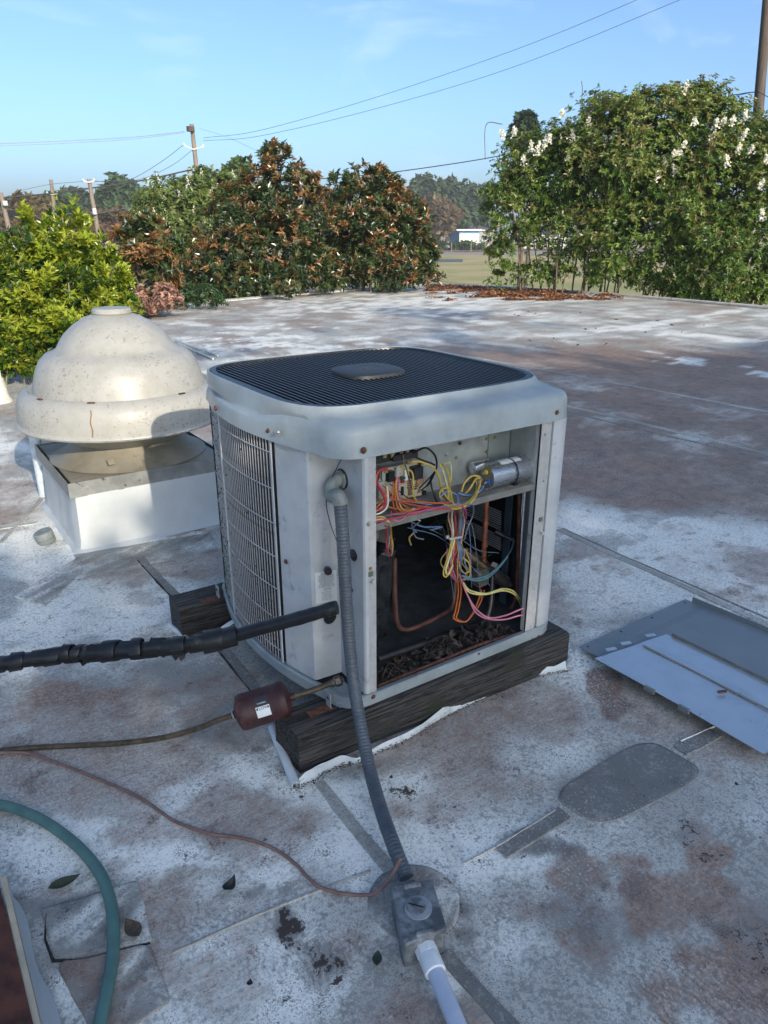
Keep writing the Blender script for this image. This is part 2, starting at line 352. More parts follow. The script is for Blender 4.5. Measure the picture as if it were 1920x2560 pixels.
# ================================================================== ROOF
def fade(lo, hi, flo, fhi, d0, g):
    a = list(np.arange(flo, fhi, d0)); x = fhi; s = d0
    while x < hi: a.append(min(x, hi)); s *= g; x += s
    if a[-1] < hi: a.append(hi)
    x = flo; s = d0; b = []
    while x > lo: s *= g; x -= s; b.append(max(x, lo))
    return np.array(b[::-1] + a)
STRED = [(150,1487,125,40,.95),(50,1508,60,28,.6),(90,1590,60,40,.55),(420,1645,85,45,.6),(300,1300,55,25,.55),(330,1275,45,18,.45),(50,1700,60,70,.5),(150,1700,80,60,.45),(640,1790,120,90,.5),
 (350,1935,120,80,.6),(550,1985,90,70,.5),(225,2015,75,28,.75),(310,2105,70,70,.6),(480,2150,120,60,.5),(700,1890,80,50,.4),(960,1735,110,42,.62),(1560,1665,45,40,.6),(1430,1950,150,80,.85),(1240,1900,80,55,.8),
 (1550,1850,75,35,.9),(1500,1790,30,40,.6),(1655,1830,60,60,.5),(1290,2045,90,70,.7),(1610,2000,110,70,.5),(1590,2120,120,90,.85),(1400,2160,80,60,.3),(860,2165,60,50,.8),(1262,1205,75,30,.6),(1390,1850,45,22,.8),
 (1150,1900,40,40,.45),(560,1500,80,30,.3),(250,1670,90,40,.35),(500,1830,90,50,.3),(1420,1700,300,260,.12),(760,2050,90,70,.5),(70,1640,70,30,.35),(1090,1960,70,60,.35)]
STDARK = [(1150,1830,85,26,.9),(630,1975,22,60,.8),(700,2090,70,50,.5),(560,1925,70,22,.5),(985,1960,40,60,.8),(1010,2010,50,30,.8),(540,1560,90,70,.5),(520,1700,130,60,.3),(620,1640,60,60,.5),(760,1660,90,30,.35),
 (330,1420,170,60,.25),(480,1470,140,40,.35),(1640,2020,90,90,.35),(1290,1990,120,90,.35),(1450,1720,250,60,.15),(950,1900,20,160,.35),(200,1230,160,40,.25),(1350,1320,200,80,.05),(170,1960,160,30,.5)]
STWHITE = [(560,1680,150,60,.9),(600,1590,60,60,.3),(760,1790,70,130,.8),(140,1290,120,60,.5),(350,1380,90,30,.9),(100,1830,150,70,.6),(400,1850,140,60,.7),(950,1830,70,70,.6),(970,2100,60,70,.8),(1150,2040,120,60,.4),(90,1220,120,60,.5),(1350,1300,130,60,.35),
 (1500,1230,160,70,.35),(780,770,150,22,.9),(560,735,120,15,.8),(900,655,230,16,.7),(120,1100,110,60,.3),(250,1180,170,25,.8),(800,1700,140,35,.6),(470,1900,100,40,.3),(750,2150,70,60,.4),(150,2160,60,60,.7),(1640,1800,60,90,.15)]
STTAR = [(628, 1965, 16, 30, 0.94), (640, 2000, 22, 22, 1.01), (625, 2025, 14, 20, 0.94), (700, 2085, 50, 22, 0.68), (745, 2120, 40, 14, 0.74), (655, 2055, 40, 14, 0.68), (575, 1935, 14, 8, 0.68), (985, 1955, 22, 40, 0.97), (1000, 2008, 45, 16, 0.81), (1035, 2010, 20, 10, 0.68), (1135, 1855, 60, 14, 0.61), (870, 2195, 30, 25, 0.81), (205, 2085, 90, 6, 0.68), (880, 1715, 40, 12, 0.68), (985, 1735, 30, 12, 0.68), (1480, 1788, 20, 30, 0.54), (1560, 1850, 40, 14, 0.61), (1640, 2060, 60, 50, 0.41), (720, 1545, 40, 8, 0.68), (660, 1720, 20, 8, 0.54)]
STRIP = [(720, 2085, 110, 60, .9), (1500, 2130, 110, 60, .8), (60, 1685, 60, 35, .8), (1290, 2020, 60, 50, .5), (450, 1990, 80, 60, .7), (1120, 1940, 60, 60, .5), (1600, 2180, 80, 40, .8), (130, 1495, 90, 30, .4), (1250, 1900, 70, 50, .5)]
def blobs(u, v, L_, wob):
    s = np.zeros_like(u)
    for cx, cy, rx, ry, k in L_:
        d = np.sqrt(((u - cx) / rx) ** 2 + ((v - cy) / ry) ** 2) + wob * 1.15
        s = np.maximum(s, k * (1 - sm(.35, 1.3, d)))
    return s
def roof_fields(X, Y):
    P = np.stack([X, Y, np.zeros_like(X)], 1); u, v = proj(P)
    front = ((P - CW) @ AF) > .3
    n1 = fbm(X * 3.1, Y * 3.1, 5); n2 = fbm(X * 9 + 40, Y * 9 + 11, 4); n3 = fbm(X * 24 + 5, Y * 24, 3); wob = (n1 - .5) * 2.6 + (n2 - .5) * 1.7 + (n3 - .5) * .8
    u0, v0 = u, v; u = u + (fbm(X * 4 + 31, Y * 4, 4) - .5) * 130; v = v + (fbm(X * 4, Y * 4 + 57, 4) - .5) * 90
    red = blobs(u, v, STRED, wob); dark = blobs(u, v, STDARK, wob); white = blobs(u, v, STWHITE, wob * .8)
    tar = blobs(u, v, STTAR, wob * .9); rip = blobs(u, v, STRIP, wob)
    u, v = u0, v0
    # sharp-edged stain by the loose panel
    wd = wob * 14
    st = (1 - sm(36, 44, np.hypot((u - 1310) / 1.05, (v - 1478) / .85) + wd)) ; st = np.maximum(st, 1 - sm(30, 38, np.hypot((u - 1325), (v - 1528) / 1.0) + wd))
    red = np.maximum(red, st * 1.05); dark = np.maximum(dark, st * .35)
    # long brown band across the far half, right of the unit
    nb = fbm(X * .9, Y * .5 + 7, 5); yl = 748 + (1659 - u) * -.004 + (nb - .5) * 90
    far = sm(-25, 25, v - yl) * (1 - sm(1040, 1150, v + (nb - .5) * 200)) * sm(760, 960, u + (nb - .5) * 200)
    red = np.maximum(red, far * (1.1 + (fbm(X * 2, Y * 5, 4) - .5) * .9)); dark = np.maximum(dark, far * .32)
    red = np.maximum(red, sm(1.5, 4, X) * .20); br = fbm(X * 1.9 + 71, Y * 1.9 + 13, 5); red = np.maximum(red, sm(.485, .62, br) * .68 * (1 - np.minimum(1, white * 1.1))); white = np.maximum(white, sm(.52, .66, fbm(X * 2.3 + 5, Y * 2.3 + 91, 5)) * .55 * (1 - red))
    mid = sm(1040, 1110, v) * (1 - sm(1280, 1400, v)) * sm(1180, 1240, u); white = np.maximum(white, mid * .45 * (fbm(X * 2.2, Y * 4.5 + 3, 4) > .47))
    # chalky streaks along the laps, plus a sunlit stripe painted white
    for (a, b, wdt, k) in (((1115, 795), (1659, 905), 9, .4), ((1230, 905), (1659, 1012), 14, .42), ((1230, 868), (1659, 968), 6, .4), ((1380, 762), (1560, 792), 4, .8), ((1270, 720), (1370, 705), 3, .7), ((1300, 705), (1420, 716), 3, .7)):
        m_ = (b[1] - a[1]) / (b[0] - a[0]); d = np.abs(v - (a[1] + (u - a[0]) * m_)) + (n1 - .5) * wdt * 7 + (n2 - .5) * wdt * 5
        kk = k * (1 - sm(wdt * .4, wdt * 1.3, d)) * (u > a[0]) * (u < b[0] + 300); white = np.maximum(white, kk); red = red * (1 - kk * .8)
    soft = sm(.35, .75, n1) * .25
    dark = np.where(front, dark + soft * .6, soft); red = np.where(front, red, .2); white = np.where(front, white, .1)
    return red, dark, white, np.where(front, tar, 0), np.where(front, rip, 0)
xs = fade(-10, 13.4, -1.2, 2.0, .0135, 1.035); ys = fade(-8, 7.05, -1.0, 2.3, .0135, 1.035)
XX, YY = np.meshgrid(xs, ys); nx, ny = len(xs), len(ys)
ZZ = (fbm(XX * 2.2, YY * 2.2, 3) - .5) * .010 + (fbm(XX * 9, YY * 9, 3) - .5) * .0022
def gridfaces(nx, ny, off=0):
    i = np.arange(nx - 1)[None, :]; j = np.arange(ny - 1)[:, None]; a = (j * nx + i).ravel() + off
    return np.stack([a, a + 1, a + nx + 1, a + nx], 1)
V1 = np.stack([XX.ravel(), YY.ravel(), ZZ.ravel()], 1); F1 = gridfaces(nx, ny)
xb = xs[xs >= 1.4]; xb = np.r_[1.4, xb]; fx_ = [1.4, 3.06, 6.69, 11.66, 12.58, 13.31, 13.4]; fy_ = [12.2, 12.73, 13.88, 14.92, 13.33, 10.29, 8.14]
tt = np.linspace(0, 1, 60); XB, TB = np.meshgrid(xb, tt); YB = 7.05 + TB * (np.interp(XB, fx_, fy_) - 7.05)
ZB_ = (fbm(XB * 2.2, YB * 2.2, 3) - .5) * .010 + (fbm(XB * 9, YB * 9, 3) - .5) * .0022
V2 = np.stack([XB.ravel(), YB.ravel(), ZB_.ravel()], 1); F2 = gridfaces(len(xb), 60, len(V1))
VR = np.vstack([V1, V2]); rf, df, wf, tf, pf = roof_fields(VR[:, 0], VR[:, 1])
roof = struct(np_mesh('roof', VR, np.vstack([F1, F2]), m_roof, None, fields=dict(red=rf, dark=df, white=wf, tar=tf, ripple=pf), smooth=True))
# roof edge strips (gravel stop) and the walls under them
m_edge = mat('roof_edge_metal', (.50, .49, .46), .5, var=.12, scale=6, dirt=(.25, .22, .18), dirt_scale=5)
m_wallb = mat('painted_block_wall', (.42, .38, .32), .8, var=.1, scale=3)
outl = [(-10, 7.05), (1.4, 7.05), (1.4, 12.2)] + list(zip(fx_[1:], fy_[1:])) + [(13.4, -8)]
for a, b in zip(outl[:-1], outl[1:]):
    a = np.array(a); b = np.array(b); d = b - a; L_ = np.linalg.norm(d); d /= L_; nrm = np.array([d[1], -d[0]])
    q = [(*(a - nrm * .0), 0.028), (*(b - nrm * .0), 0.028), (*(b + nrm * .09), 0.012), (*(a + nrm * .09), 0.012)]
    e = MB().sheet(q, .03).build('roof_edge', m_edge, roof)
    mb = MB(); c = (a + b) / 2; ang = math.atan2(d[1], d[0]); rm = [[math.cos(ang), -math.sin(ang), 0], [math.sin(ang), math.cos(ang), 0], [0, 0, 1]]
    o_ = c - nrm * -.0
    mb.box((o_[0] - nrm[0] * .02, o_[1] - nrm[1] * .02, ZG / 2 - .02), (L_, .05, -ZG - .02), rm); mb.build('outer_wall', m_wallb, roof)
# membrane laps (seams) and patches: thin sheets welded on the roof
def strip(pts, wd, material, name='seam_strip', th=.0035, z=.004, wob=.002):
    P = resample(spline([G(*p) for p in pts], 10), .05); P[:, 2] = 0; T = np.gradient(P, axis=0); T /= np.linalg.norm(T, axis=1)[:, None]; Nn = np.stack([-T[:, 1], T[:, 0], 0 * T[:, 0]], 1)
    n = len(P); zz = (fbm(P[:, 0] * 2.2, P[:, 1] * 2.2, 3) - .5) * .010 + (fbm(P[:, 0] * 9, P[:, 1] * 9, 3) - .5) * .0022
    wv = np.array([random.uniform(-wob, wob) for _ in range(n)])[:, None]
    A_ = P - Nn * (wd / 2 + wv); B_ = P + Nn * (wd / 2 + wv); A_[:, 2] = zz + z; B_[:, 2] = zz + z; A0 = A_ - Nn * .002; B0 = B_ + Nn * .002; A0[:, 2] -= z; B0[:, 2] -= z
    V = np.stack([A0, A_, B_, B0], 1).reshape(-1, 3); F = []
    for i in range(n - 1):
        for k in range(3): a = i * 4 + k; F.append((a, a + 4, a + 5, a + 1))
    return MB().add(V, F).build(name, material, roof)
strip([(1215, 875), (1400, 918), (1659, 980)], .05, m_roofm); strip([(1215, 887), (1400, 931), (1659, 994)], .02, m_roofd)
strip([(1208, 1145), (1400, 1232), (1659, 1352)], .035, m_roofm); strip([(1215, 1142), (1400, 1224), (1659, 1338)], .006, m_roofd)
strip([(1010, 770), (1300, 822), (1659, 890)], .05, m_roofm)
strip([(300, 1203), (420, 1330), (505, 1430), (560, 1500)], .035, m_roofd); strip([(298, 1212), (414, 1338), (552, 1506)], .004, m_soot)
strip([(1080, 1843), (1220, 1757)], .045, m_roofd); strip([(1468, 1622), (1545, 1583)], .045, m_roofd); strip([(1000, 1868), (1085, 1823), (1200, 1752)], .0022, m_roofm, z=.006); strip([(1470, 1602), (1545, 1570)], .0022, m_roofw, z=.006)
strip([(960, 2060), (1020, 2130), (1095, 2212), (1160, 2290)], .035, m_roofd); strip([(372, 2060), (560, 1975), (800, 1880)], .004, m_roofm)
strip([(690, 1690), (760, 1780), (845, 1880)], .030, m_roofm);  
strip([(0, 1142), (80, 1130)], .03, m_roofm); strip([(0, 1175), (70, 1100), (90, 1075)], .02, m_roofm)
def roofz(x, y): return (fbm(x * 2.2, y * 2.2, 3) - .5) * .010 + (fbm(x * 9, y * 9, 3) - .5) * .0022
def patch(poly, material, name='roof_patch', th=.004):
    P = np.array([G(*p)[:2] for p in poly]); big_ = []
    for i in range(len(P)):                                       # finer outline
        a, b = P[i], P[(i + 1) % len(P)]; k = max(1, int(np.linalg.norm(b - a) / .02)); big_ += [a + (b - a) * t / k for t in range(k)]
    O_ = np.array(big_); c = O_.mean(0); n = len(O_); K = 14; V = []; O_ = O_ + (np.array([fbm(O_[:, 0] * 30, O_[:, 1] * 30, 2), fbm(O_[:, 0] * 30 + 9, O_[:, 1] * 30, 2)]).T - .5) * .006
    W = O_ * 1.0; d_ = unit_(W - c); edge_ = W + d_ * .0015; V.append(np.c_[edge_, roofz(edge_[:, 0], edge_[:, 1]) - .001])
    for k in range(K + 1): Q = c + (W - c) * (1 - k / K * .98); V.append(np.c_[Q, roofz(Q[:, 0], Q[:, 1]) + th * .8])
    V = np.concatenate(V); F = np.array([(r_ * n + i, r_ * n + (i + 1) % n, (r_ + 1) * n + (i + 1) % n, (r_ + 1) * n + i) for r_ in range(K + 1) for i in range(n)] )
    rd_, dk, wt = {'roof_membrane_dark': (.05, .95, -.25), 'roof_membrane_mid': (.2, .35, .1), 'roof_membrane_brown': (.55, .3, .1), 'roof_membrane_pale': (0, 0, .7)}[material.name]
    x, y = V[:, 0], V[:, 1]; st_ = fbm(x * 5 + y * 3, (y - x * .6) * 26, 4) - .5; nn = fbm(x * 14, y * 14, 4) - .5
    return finish(np_mesh(name, V, F, m_roof, roof, fields=dict(red=rd_ + nn * 1.2, dark=dk + st_ * .9 + nn * .8, white=wt - st_ * .7, tar=0 * x, ripple=0 * x), smooth=True), P, material, th)
def unit_(v): return v / (np.linalg.norm(v, axis=1, keepdims=True) + 1e-9)
def finish(o, P, material, th):
    if len(P) > 12 and material is m_roofd: MB().tube([(p[0], p[1], roofz(p[0], p[1]) + th * .7) for p in list(P) + [P[0]]], .0011, 5).build('sealant_bead', m_roofm, roof)
    return o
def rounded(poly, r=.25, n=6):
    out = []; k = len(poly)
    for i in range(k):
        p = np.array(poly[i], float); a = np.array(poly[i - 1], float); b = np.array(poly[(i + 1) % k], float); s = p + (a - p) * r; e = p + (b - p) * r
        for j in range(n + 1): t = j / n; out.append(tuple((1 - t) ** 2 * s + 2 * t * (1 - t) * p + t * t * e))
    return out
patch(rounded([(1185, 1718), (1395, 1590), (1535, 1672), (1300, 1792)], .28), m_roofd)
patch(rounded([(88, 1965), (298, 1905), (330, 2035), (120, 2075)], .05), m_roofm)
patch(rounded([(120, 2082), (325, 2040), (372, 2165), (215, 2260)], .12), m_roofr)
cc = G(893, 1948); patch([proj((cc[0] + .105 * math.cos(a), cc[1] + .105 * math.sin(a), 0)) for a in np.linspace(0, 2 * PI, 40, endpoint=False)], m_roofm)
strip([(100, 1975), (118, 2078), (325, 2038)], .004, m_soot)
patch([(30, 1290), (170, 1205), (178, 1235), (98, 1310)], m_roofm); patch([(160, 1200), (455, 1150), (470, 1190), (185, 1245)], m_roofm)

# ================================================================== GROUND, ROAD, RAILWAY
def ground_mat():
    m, n, b, o = nodes('dry_lawn'); co = objco(n); a = noise_node(n, .12, 6, .6, co); f = noise_node(n, 3, 8, .7, co)
    c = mixc(n, ramp(n, a, .4, .62), (.40, .31, .13), (.20, .24, .06)); c = mixc(n, ramp(n, f, .3, .7), c, mixc(n, .5, c, (.45, .36, .17))); n.links.new(c, b.inputs['Base Color']); b.inputs['Roughness'].default_value = .95
    bump(n, b, f, 1, .05); return m
gm = ground_mat(); ang = np.linspace(0, 2 * PI, 64, endpoint=False)
gv = [(0, 0, ZG)] + [(r * math.cos(a), r * math.sin(a), ZG) for r in (15, 60, 200, 500, 900) for a in ang]
gf = [(0, 1 + i, 1 + (i + 1) % 64) for i in range(64)] + [(1 + k * 64 + i, 1 + (k + 1) * 64 + i, 1 + (k + 1) * 64 + (i + 1) % 64, 1 + k * 64 + (i + 1) % 64) for k in range(4) for i in range(64)]
struct(MB().add(gv, gf).build('ground', gm))
m_asph = mat('asphalt', (.10, .10, .105), .85, var=.15, scale=2); m_ball = mat('rail_ballast', (.33, .28, .24), .9, var=.3, scale=3)
def flat(name, pts, material, z):
    return struct(MB().add([(*PD2(p, z)[:2], z) for p in pts], [tuple(range(len(pts)))]).build(name, material))
def PD2(p, z): return G(p[0], p[1], z)
flat('road', [(330, 558), (1000, 560), (1000, 566), (330, 572)], m_asph, ZG + .012)
flat('road', [(355, 572), (372, 535), (400, 537), (418, 572)], m_asph, ZG + .02)
flat('car_park', [(560, 640), (800, 640), (780, 604), (560, 600)], m_asph, ZG + .016)
flat('railway_ballast', [(900, 541), (1660, 536), (1660, 545), (900, 551)], m_ball, ZG + .02)
m_rail = mat('rail_steel', (.06, .035, .03), .6)
for yy in (542.5, 540.2):
    a, b = G(900, yy, ZG + .3), G(1660, yy - 5, ZG + .3); o = MB().box((a + b) / 2, (np.linalg.norm(b - a), .12, .25), [[(b - a)[0] / np.linalg.norm(b - a), -(b - a)[1] / np.linalg.norm(b - a), 0], [(b - a)[1] / np.linalg.norm(b - a), (b - a)[0] / np.linalg.norm(b - a), 0], [0, 0, 1]]).build('railway_rail', m_rail); struct(o)

# ================================================================== CONDENSING UNIT
Z0 = .13
AC = thing('condensing_unit', 'large grey outdoor condensing unit with its service panel off, wiring and pipes open to view', 'air conditioner', (.43, .47, Z0))
W_, D_ = .868, .94
def outline(off=0.0, bulge=.062, r=.085, n=None):
    """plan outline (counter-clockwise from front-left), pushed outwards by off"""
    pts = []
    def arc(cx, cy, a0, a1, k=8):
        for i in range(k + 1):
            a = R(a0 + (a1 - a0) * i / k); pts.append((cx + (r + off) * math.cos(a), cy + (r + off) * math.sin(a)))
    def side(p, q, nrm, k=14):
        for i in range(1, k):
            t = i / k; bz = bulge * 4 * t * (1 - t); pts.append((p[0] + (q[0] - p[0]) * t + nrm[0] * (bz + off), p[1] + (q[1] - p[1]) * t + nrm[1] * (bz + off)))
    arc(r, r, 180, 270); 
    for t in (.25, .5, .75): pts.append((r + (W_ - 2 * r) * t, -off))
    arc(W_ - r, r, 270, 360); side((W_, r), (W_, D_ - r), (1, 0)); arc(W_ - r, D_ - r, 0, 90); side((W_ - r, D_), (r, D_), (0, 1)); arc(r, D_ - r, 90, 180); side((0, D_ - r), (0, r), (-1, 0))
    return pts
def ring_loft(name, rings, material, parent, close_top=False):
    n = len(rings[0]); vs = [p for r_ in rings for p in r_]; fs = [(i * n + k, i * n + (k + 1) % n, (i + 1) * n + (k + 1) % n, (i + 1) * n + k) for i in range(len(rings) - 1) for k in range(n)]
    if close_top: fs.append(tuple(range((len(rings) - 1) * n, len(rings) * n)))
    return MB().add(vs, fs, True).build(name, material, parent)
CX, CY = .420, .508
O0 = outline(); NO = len(O0)
def grille_pt(a, h=.385, e=5.2):
    c, s_ = math.cos(a), math.sin(a); k = (abs(c) ** e + abs(s_) ** e) ** (-1 / e); return (CX + h * k * c * 1.155, CY + h * k * s_ * 1.078)
def gring(z, h, lift=None):
    out = []
    for (x, y) in O0:
        a = math.atan2(y - CY, (x - CX)); g = grille_pt(a, h); out.append((g[0], g[1], z))
    return out
def cap_ring(off, z):
    out = []
    for (x, y) in outline(off):
        l = sm(.20, .42, y) * sm(.30, .0, x) + 0; l2 = sm(.20, .42, y) * sm(.56, .87, x); q = max(l, l2)
        out.append((x, y, z(q) if callable(z) else z))
    return out
rings = [cap_ring(-.012, .889), cap_ring(0.006, .887), cap_ring(.005, .892), cap_ring(.002, lambda q: .945 - q * .028), cap_ring(-.004, lambda q: .960 - q * .030), cap_ring(-.016, lambda q: .968 - q * .032)]
# ledge half way between the shoulder and the grille rim
def between(A_, B_, t, zf): return [(a[0] * (1 - t) + b[0] * t, a[1] * (1 - t) + b[1] * t, zf(a, b)) for a, b in zip(A_, B_)]
g0 = gring(1.0, .396)
rings.append(between(rings[-1], g0, .45, lambda a, b: a[2] + .006))
rings.append(between(rings[-2], g0, .88, lambda a, b: a[2] + .012))
rings.append([(p[0], p[1], .993) for p in gring(1.0, .3925)]); rings.append([(p[0], p[1], 1.000) for p in gring(1.0, .3895)]); rings.append([(p[0], p[1], .998) for p in gring(1.0, .387)]); rings.append([(p[0], p[1], .975) for p in gring(1.0, .386)])
ring_loft('top_cap', rings, m_cap, AC)
# grille: rim, ribs, hub
gr = ring_loft('grille_rim', [gring(.990, .386), gring(.998, .385), gring(.999, .371), gring(.985, .368)], m_black, AC)
hb = .366
nb_ = 47
for i in range(nb_):
    x = CX - .415 + .83 * i / (nb_ - 1); t = min(1, abs(x - CX) / .427); ly = .398 * (1 - t ** 5.2) ** (1 / 5.2)
    pr = [(-.0035, 0), (-.0028, .010), (.0028, .010), (.0035, 0)]; v = [(x + a, CY + s_ * ly, .984 + b) for s_ in (-1, 1) for a, b in pr]
    MB().add(v, [(0, 1, 5, 4), (1, 2, 6, 5), (2, 3, 7, 6), (3, 0, 4, 7), (3, 2, 1, 0), (4, 5, 6, 7)]).build('grille_bar', m_black, AC)
for yy in (-.25, -.12, .12, .25):
    MB().box((CX, CY + yy, .980), (.82 if abs(yy) < .2 else .80, .006, .006)).build('cross_rib', m_black, AC)
bp_ = [(CX + (x - CX) * .25, CY + (y - CY) * .25) for x, y in [grille_pt(a, .385, 3.4) for a in np.linspace(0, 2 * PI, 40, endpoint=False)]]
sc2 = lambda k: [(CX + (x - CX) * k, CY + (y - CY) * k) for x, y in bp_]
bd = ring_loft('grille_badge', [[(*p, .990) for p in sc2(1)], [(*p, 1.002) for p in sc2(.98)], [(*p, 1.006) for p in sc2(.90)], [(*p, 1.006) for p in sc2(.5)]], m_badge, AC, True)
m_mark = mat('worn_mark', (.07, .08, .085), .6)
for dx, dy, l in ((-.022, .012, .03), (.0, .014, .026), (.022, .014, .03), (-.01, -.016, .02), (.02, -.014, .022)):
    MB().box((CX + dx, CY + dy, 1.0066), (.010, l * .6, .001), [[.8, -.6, 0], [.6, .8, 0], [0, 0, 1]]).build('badge_mark', m_mark, bd)
# fan under the grille
fan = MB(); 
for k in range(3):
    a = k * 2 * PI / 3 + .4; pts = [(.05, -.3), (.30, -.42), (.33, .25), (.06, .35)]
    vs = [(CX + r_ * math.cos(a + t), CY + r_ * math.sin(a + t), .90 + (.05 if t > 0 else .0)) for r_, t in pts]; vs2 = [(x, y, z - .003) for x, y, z in vs]
    fan.add(vs + vs2, [(0, 1, 2, 3), (7, 6, 5, 4), (0, 4, 5, 1), (1, 5, 6, 2), (2, 6, 7, 3), (3, 7, 4, 0)])
fan.build('fan_blade', m_darkin, AC); MB().lathe([(.0, .95), (.07, .945), (.075, .93), (.075, .83), (.0, .82)], (CX, CY, 0), seg=24, cap=(False, False)).build('fan_motor', m_black, AC)
# base pan and its rim
ring_loft('base_pan', [cap_ring(-.014, .160), cap_ring(.004, .164), cap_ring(.008, .162), cap_ring(.006, .128), cap_ring(-.010, .128)], m_cap, AC)
MB().prism(outline(-.006), .130, .138).build('pan_floor', mat('dirty_pan', (.045, .05, .052), .75, var=.3, scale=14, dirt=(.12, .13, .13), dirt_scale=9, dirt_th=(.6, .75)), AC)
MB().sheet([(.0, .02, .139), (.076, .02, .139), (.078, .14, .139), (.0, .14, .139)], .001).build('pan_ledge', m_cap, AC)
# corner panels left of the opening: front edge, recess side, recess face, outer side
def wallstrip(poly, z0, z1, t=.0025):
    mb = MB(); n = len(poly); P = np.array(poly, float); T = np.gradient(P, axis=0); T /= np.linalg.norm(T, axis=1)[:, None]; N_ = np.stack([-T[:, 1], T[:, 0]], 1); Q = P + N_ * t
    vs = [(*p, z0) for p in P] + [(*p, z1) for p in P] + [(*p, z0) for p in Q] + [(*p, z1) for p in Q]; fs = []
    for i in range(n - 1): fs += [(i, i + 1, n + i + 1, n + i), (2 * n + i + 1, 2 * n + i, 3 * n + i, 3 * n + i + 1), (n + i, n + i + 1, 3 * n + i + 1, 3 * n + i), (i + 1, i, 2 * n + i, 2 * n + i + 1)]
    fs += [(0, n, 3 * n, 2 * n), (n - 1, 3 * n - 1, 4 * n - 1, 2 * n - 1)]
    return mb.add(vs, fs)
ZA, ZC = .164, .888
wallstrip([(-.040, .278), (-.026, .215), (-.009, .152), (-.003, .147)], ZA, ZC).build('corner_panel', m_panel, AC)
wallstrip([(-.003, .147), (.035, .1445), (.079, .142)], ZA, ZC).build('corner_panel', m_panel, AC)
wallstrip([(.079, .142), (.078, .080), (.076, .008)], ZA, ZC).build('corner_panel', m_panel, AC)
wallstrip([(.076, .008), (.080, .0015), (.089, .0005)], ZA, ZC).build('front_edge', m_panel, AC)
MB().box((.100, .0035, (ZA + ZC) / 2 - .001), (.024, .005, ZC - ZA), None).build('front_flange', m_flange, AC)
MB().box((.113, .012, (ZA + ZC) / 2 - .001), (.002, .022, ZC - ZA)).build('flange_return', m_flange, AC)
# right post
MB().box((.738, .0035, (ZA + ZC) / 2 - .001), (.044, .005, ZC - ZA)).build('front_flange', m_flange, AC)
MB().box((.717, .012, (ZA + ZC) / 2 - .001), (.002, .022, ZC - ZA)).build('flange_return', m_flange, AC)
MB().box((.765, .010, (ZA + ZC) / 2 - .001), (.009, .004, ZC - ZA)).build('post_groove', m_flange, AC)
rc = [(.770, .008), (.771, .001), (.79, 0)] + [(W_ - .07 + .07 * math.cos(R(a)), .07 + .07 * math.sin(R(a))) for a in range(-90, 1, 10)] + [(W_ + .004, .14), (W_ + .012, .20)]
wallstrip(rc, ZA, ZC).build('corner_post', m_panel, AC)
# coil guard wires
def side_pt(y, off=0, right=False):
    t = (y - .085) / (D_ - .17); b = .062 * 4 * t * (1 - t); return (W_ + b + off) if right else (-b - off)
wire_me = MB().box((0, 0, (ZA + ZC) / 2), (.0024, .0024, ZC - ZA - .002)); wme = bpy.data.meshes.new('guard_wire'); wme.from_pydata(wire_me.v, [], wire_me.f); wme.materials.append(m_wirep)
ylist = np.arange(.300, .845, .0160)
for i, y in enumerate(ylist):
    o = link('guard_wire', wme, AC); x = side_pt(y, -.004); o.matrix_parent_inverse = WM[AC.name].inverted(); o.location = (x, y, 0)
for zz in np.linspace(.205, .85, 7):
    ring = [(side_pt(y, -.001), y, zz) for y in np.linspace(.288, .86, 24)]; MB().tube(ring, .0018, 5).build('guard_ring', m_wirep, AC)
MB().box((side_pt(.66, .001), .66, (ZA + ZC) / 2), (.004, .007, ZC - ZA - .002)).build('guard_post', m_panel, AC)
MB().box((side_pt(.292, -.002), .290, (ZA + ZC) / 2), (.004, .006, ZC - ZA - .002)).build('guard_post', m_panel, AC)
oth = MB()
for y in np.arange(.22, .86, .0135): oth.box((side_pt(y, -.004, True), y, (ZA + ZC) / 2), (.0034, .0034, ZC - ZA - .002))
for x in np.arange(.09, .78, .0135):
    t = (x - .085) / (W_ - .17); oth.box((x, D_ + .062 * 4 * t * (1 - t) - .004, (ZA + ZC) / 2), (.0034, .0034, ZC - ZA - .002))
stuff(oth.build('guard_wires', m_wirep, AC))
# coil behind the guard
def coil_mat():
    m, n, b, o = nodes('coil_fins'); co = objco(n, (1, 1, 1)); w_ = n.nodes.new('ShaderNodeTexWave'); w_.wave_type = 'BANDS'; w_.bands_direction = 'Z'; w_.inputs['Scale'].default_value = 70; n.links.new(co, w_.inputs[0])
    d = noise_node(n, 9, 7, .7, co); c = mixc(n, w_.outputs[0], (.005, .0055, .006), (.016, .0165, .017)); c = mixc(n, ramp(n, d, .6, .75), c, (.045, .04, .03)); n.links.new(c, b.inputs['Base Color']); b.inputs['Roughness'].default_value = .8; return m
m_coil = coil_mat()
cp = [(side_pt(y, -.016), y) for y in np.linspace(.86, .285, 18)]
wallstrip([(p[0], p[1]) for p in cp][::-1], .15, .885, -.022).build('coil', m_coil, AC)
cr_ = [(side_pt(y, -.03, True), y) for y in np.linspace(.21, .84, 16)] + [(.80, .90)] + [(x, D_ + .062 * 4 * ((x - .085) / (W_ - .17)) * (1 - (x - .085) / (W_ - .17)) - .03) for x in np.linspace(.76, .10, 14)] + [(.04, .89), (.0, .86)]
wallstrip(cr_, .15, .885, .022).build('coil', m_coil, AC)
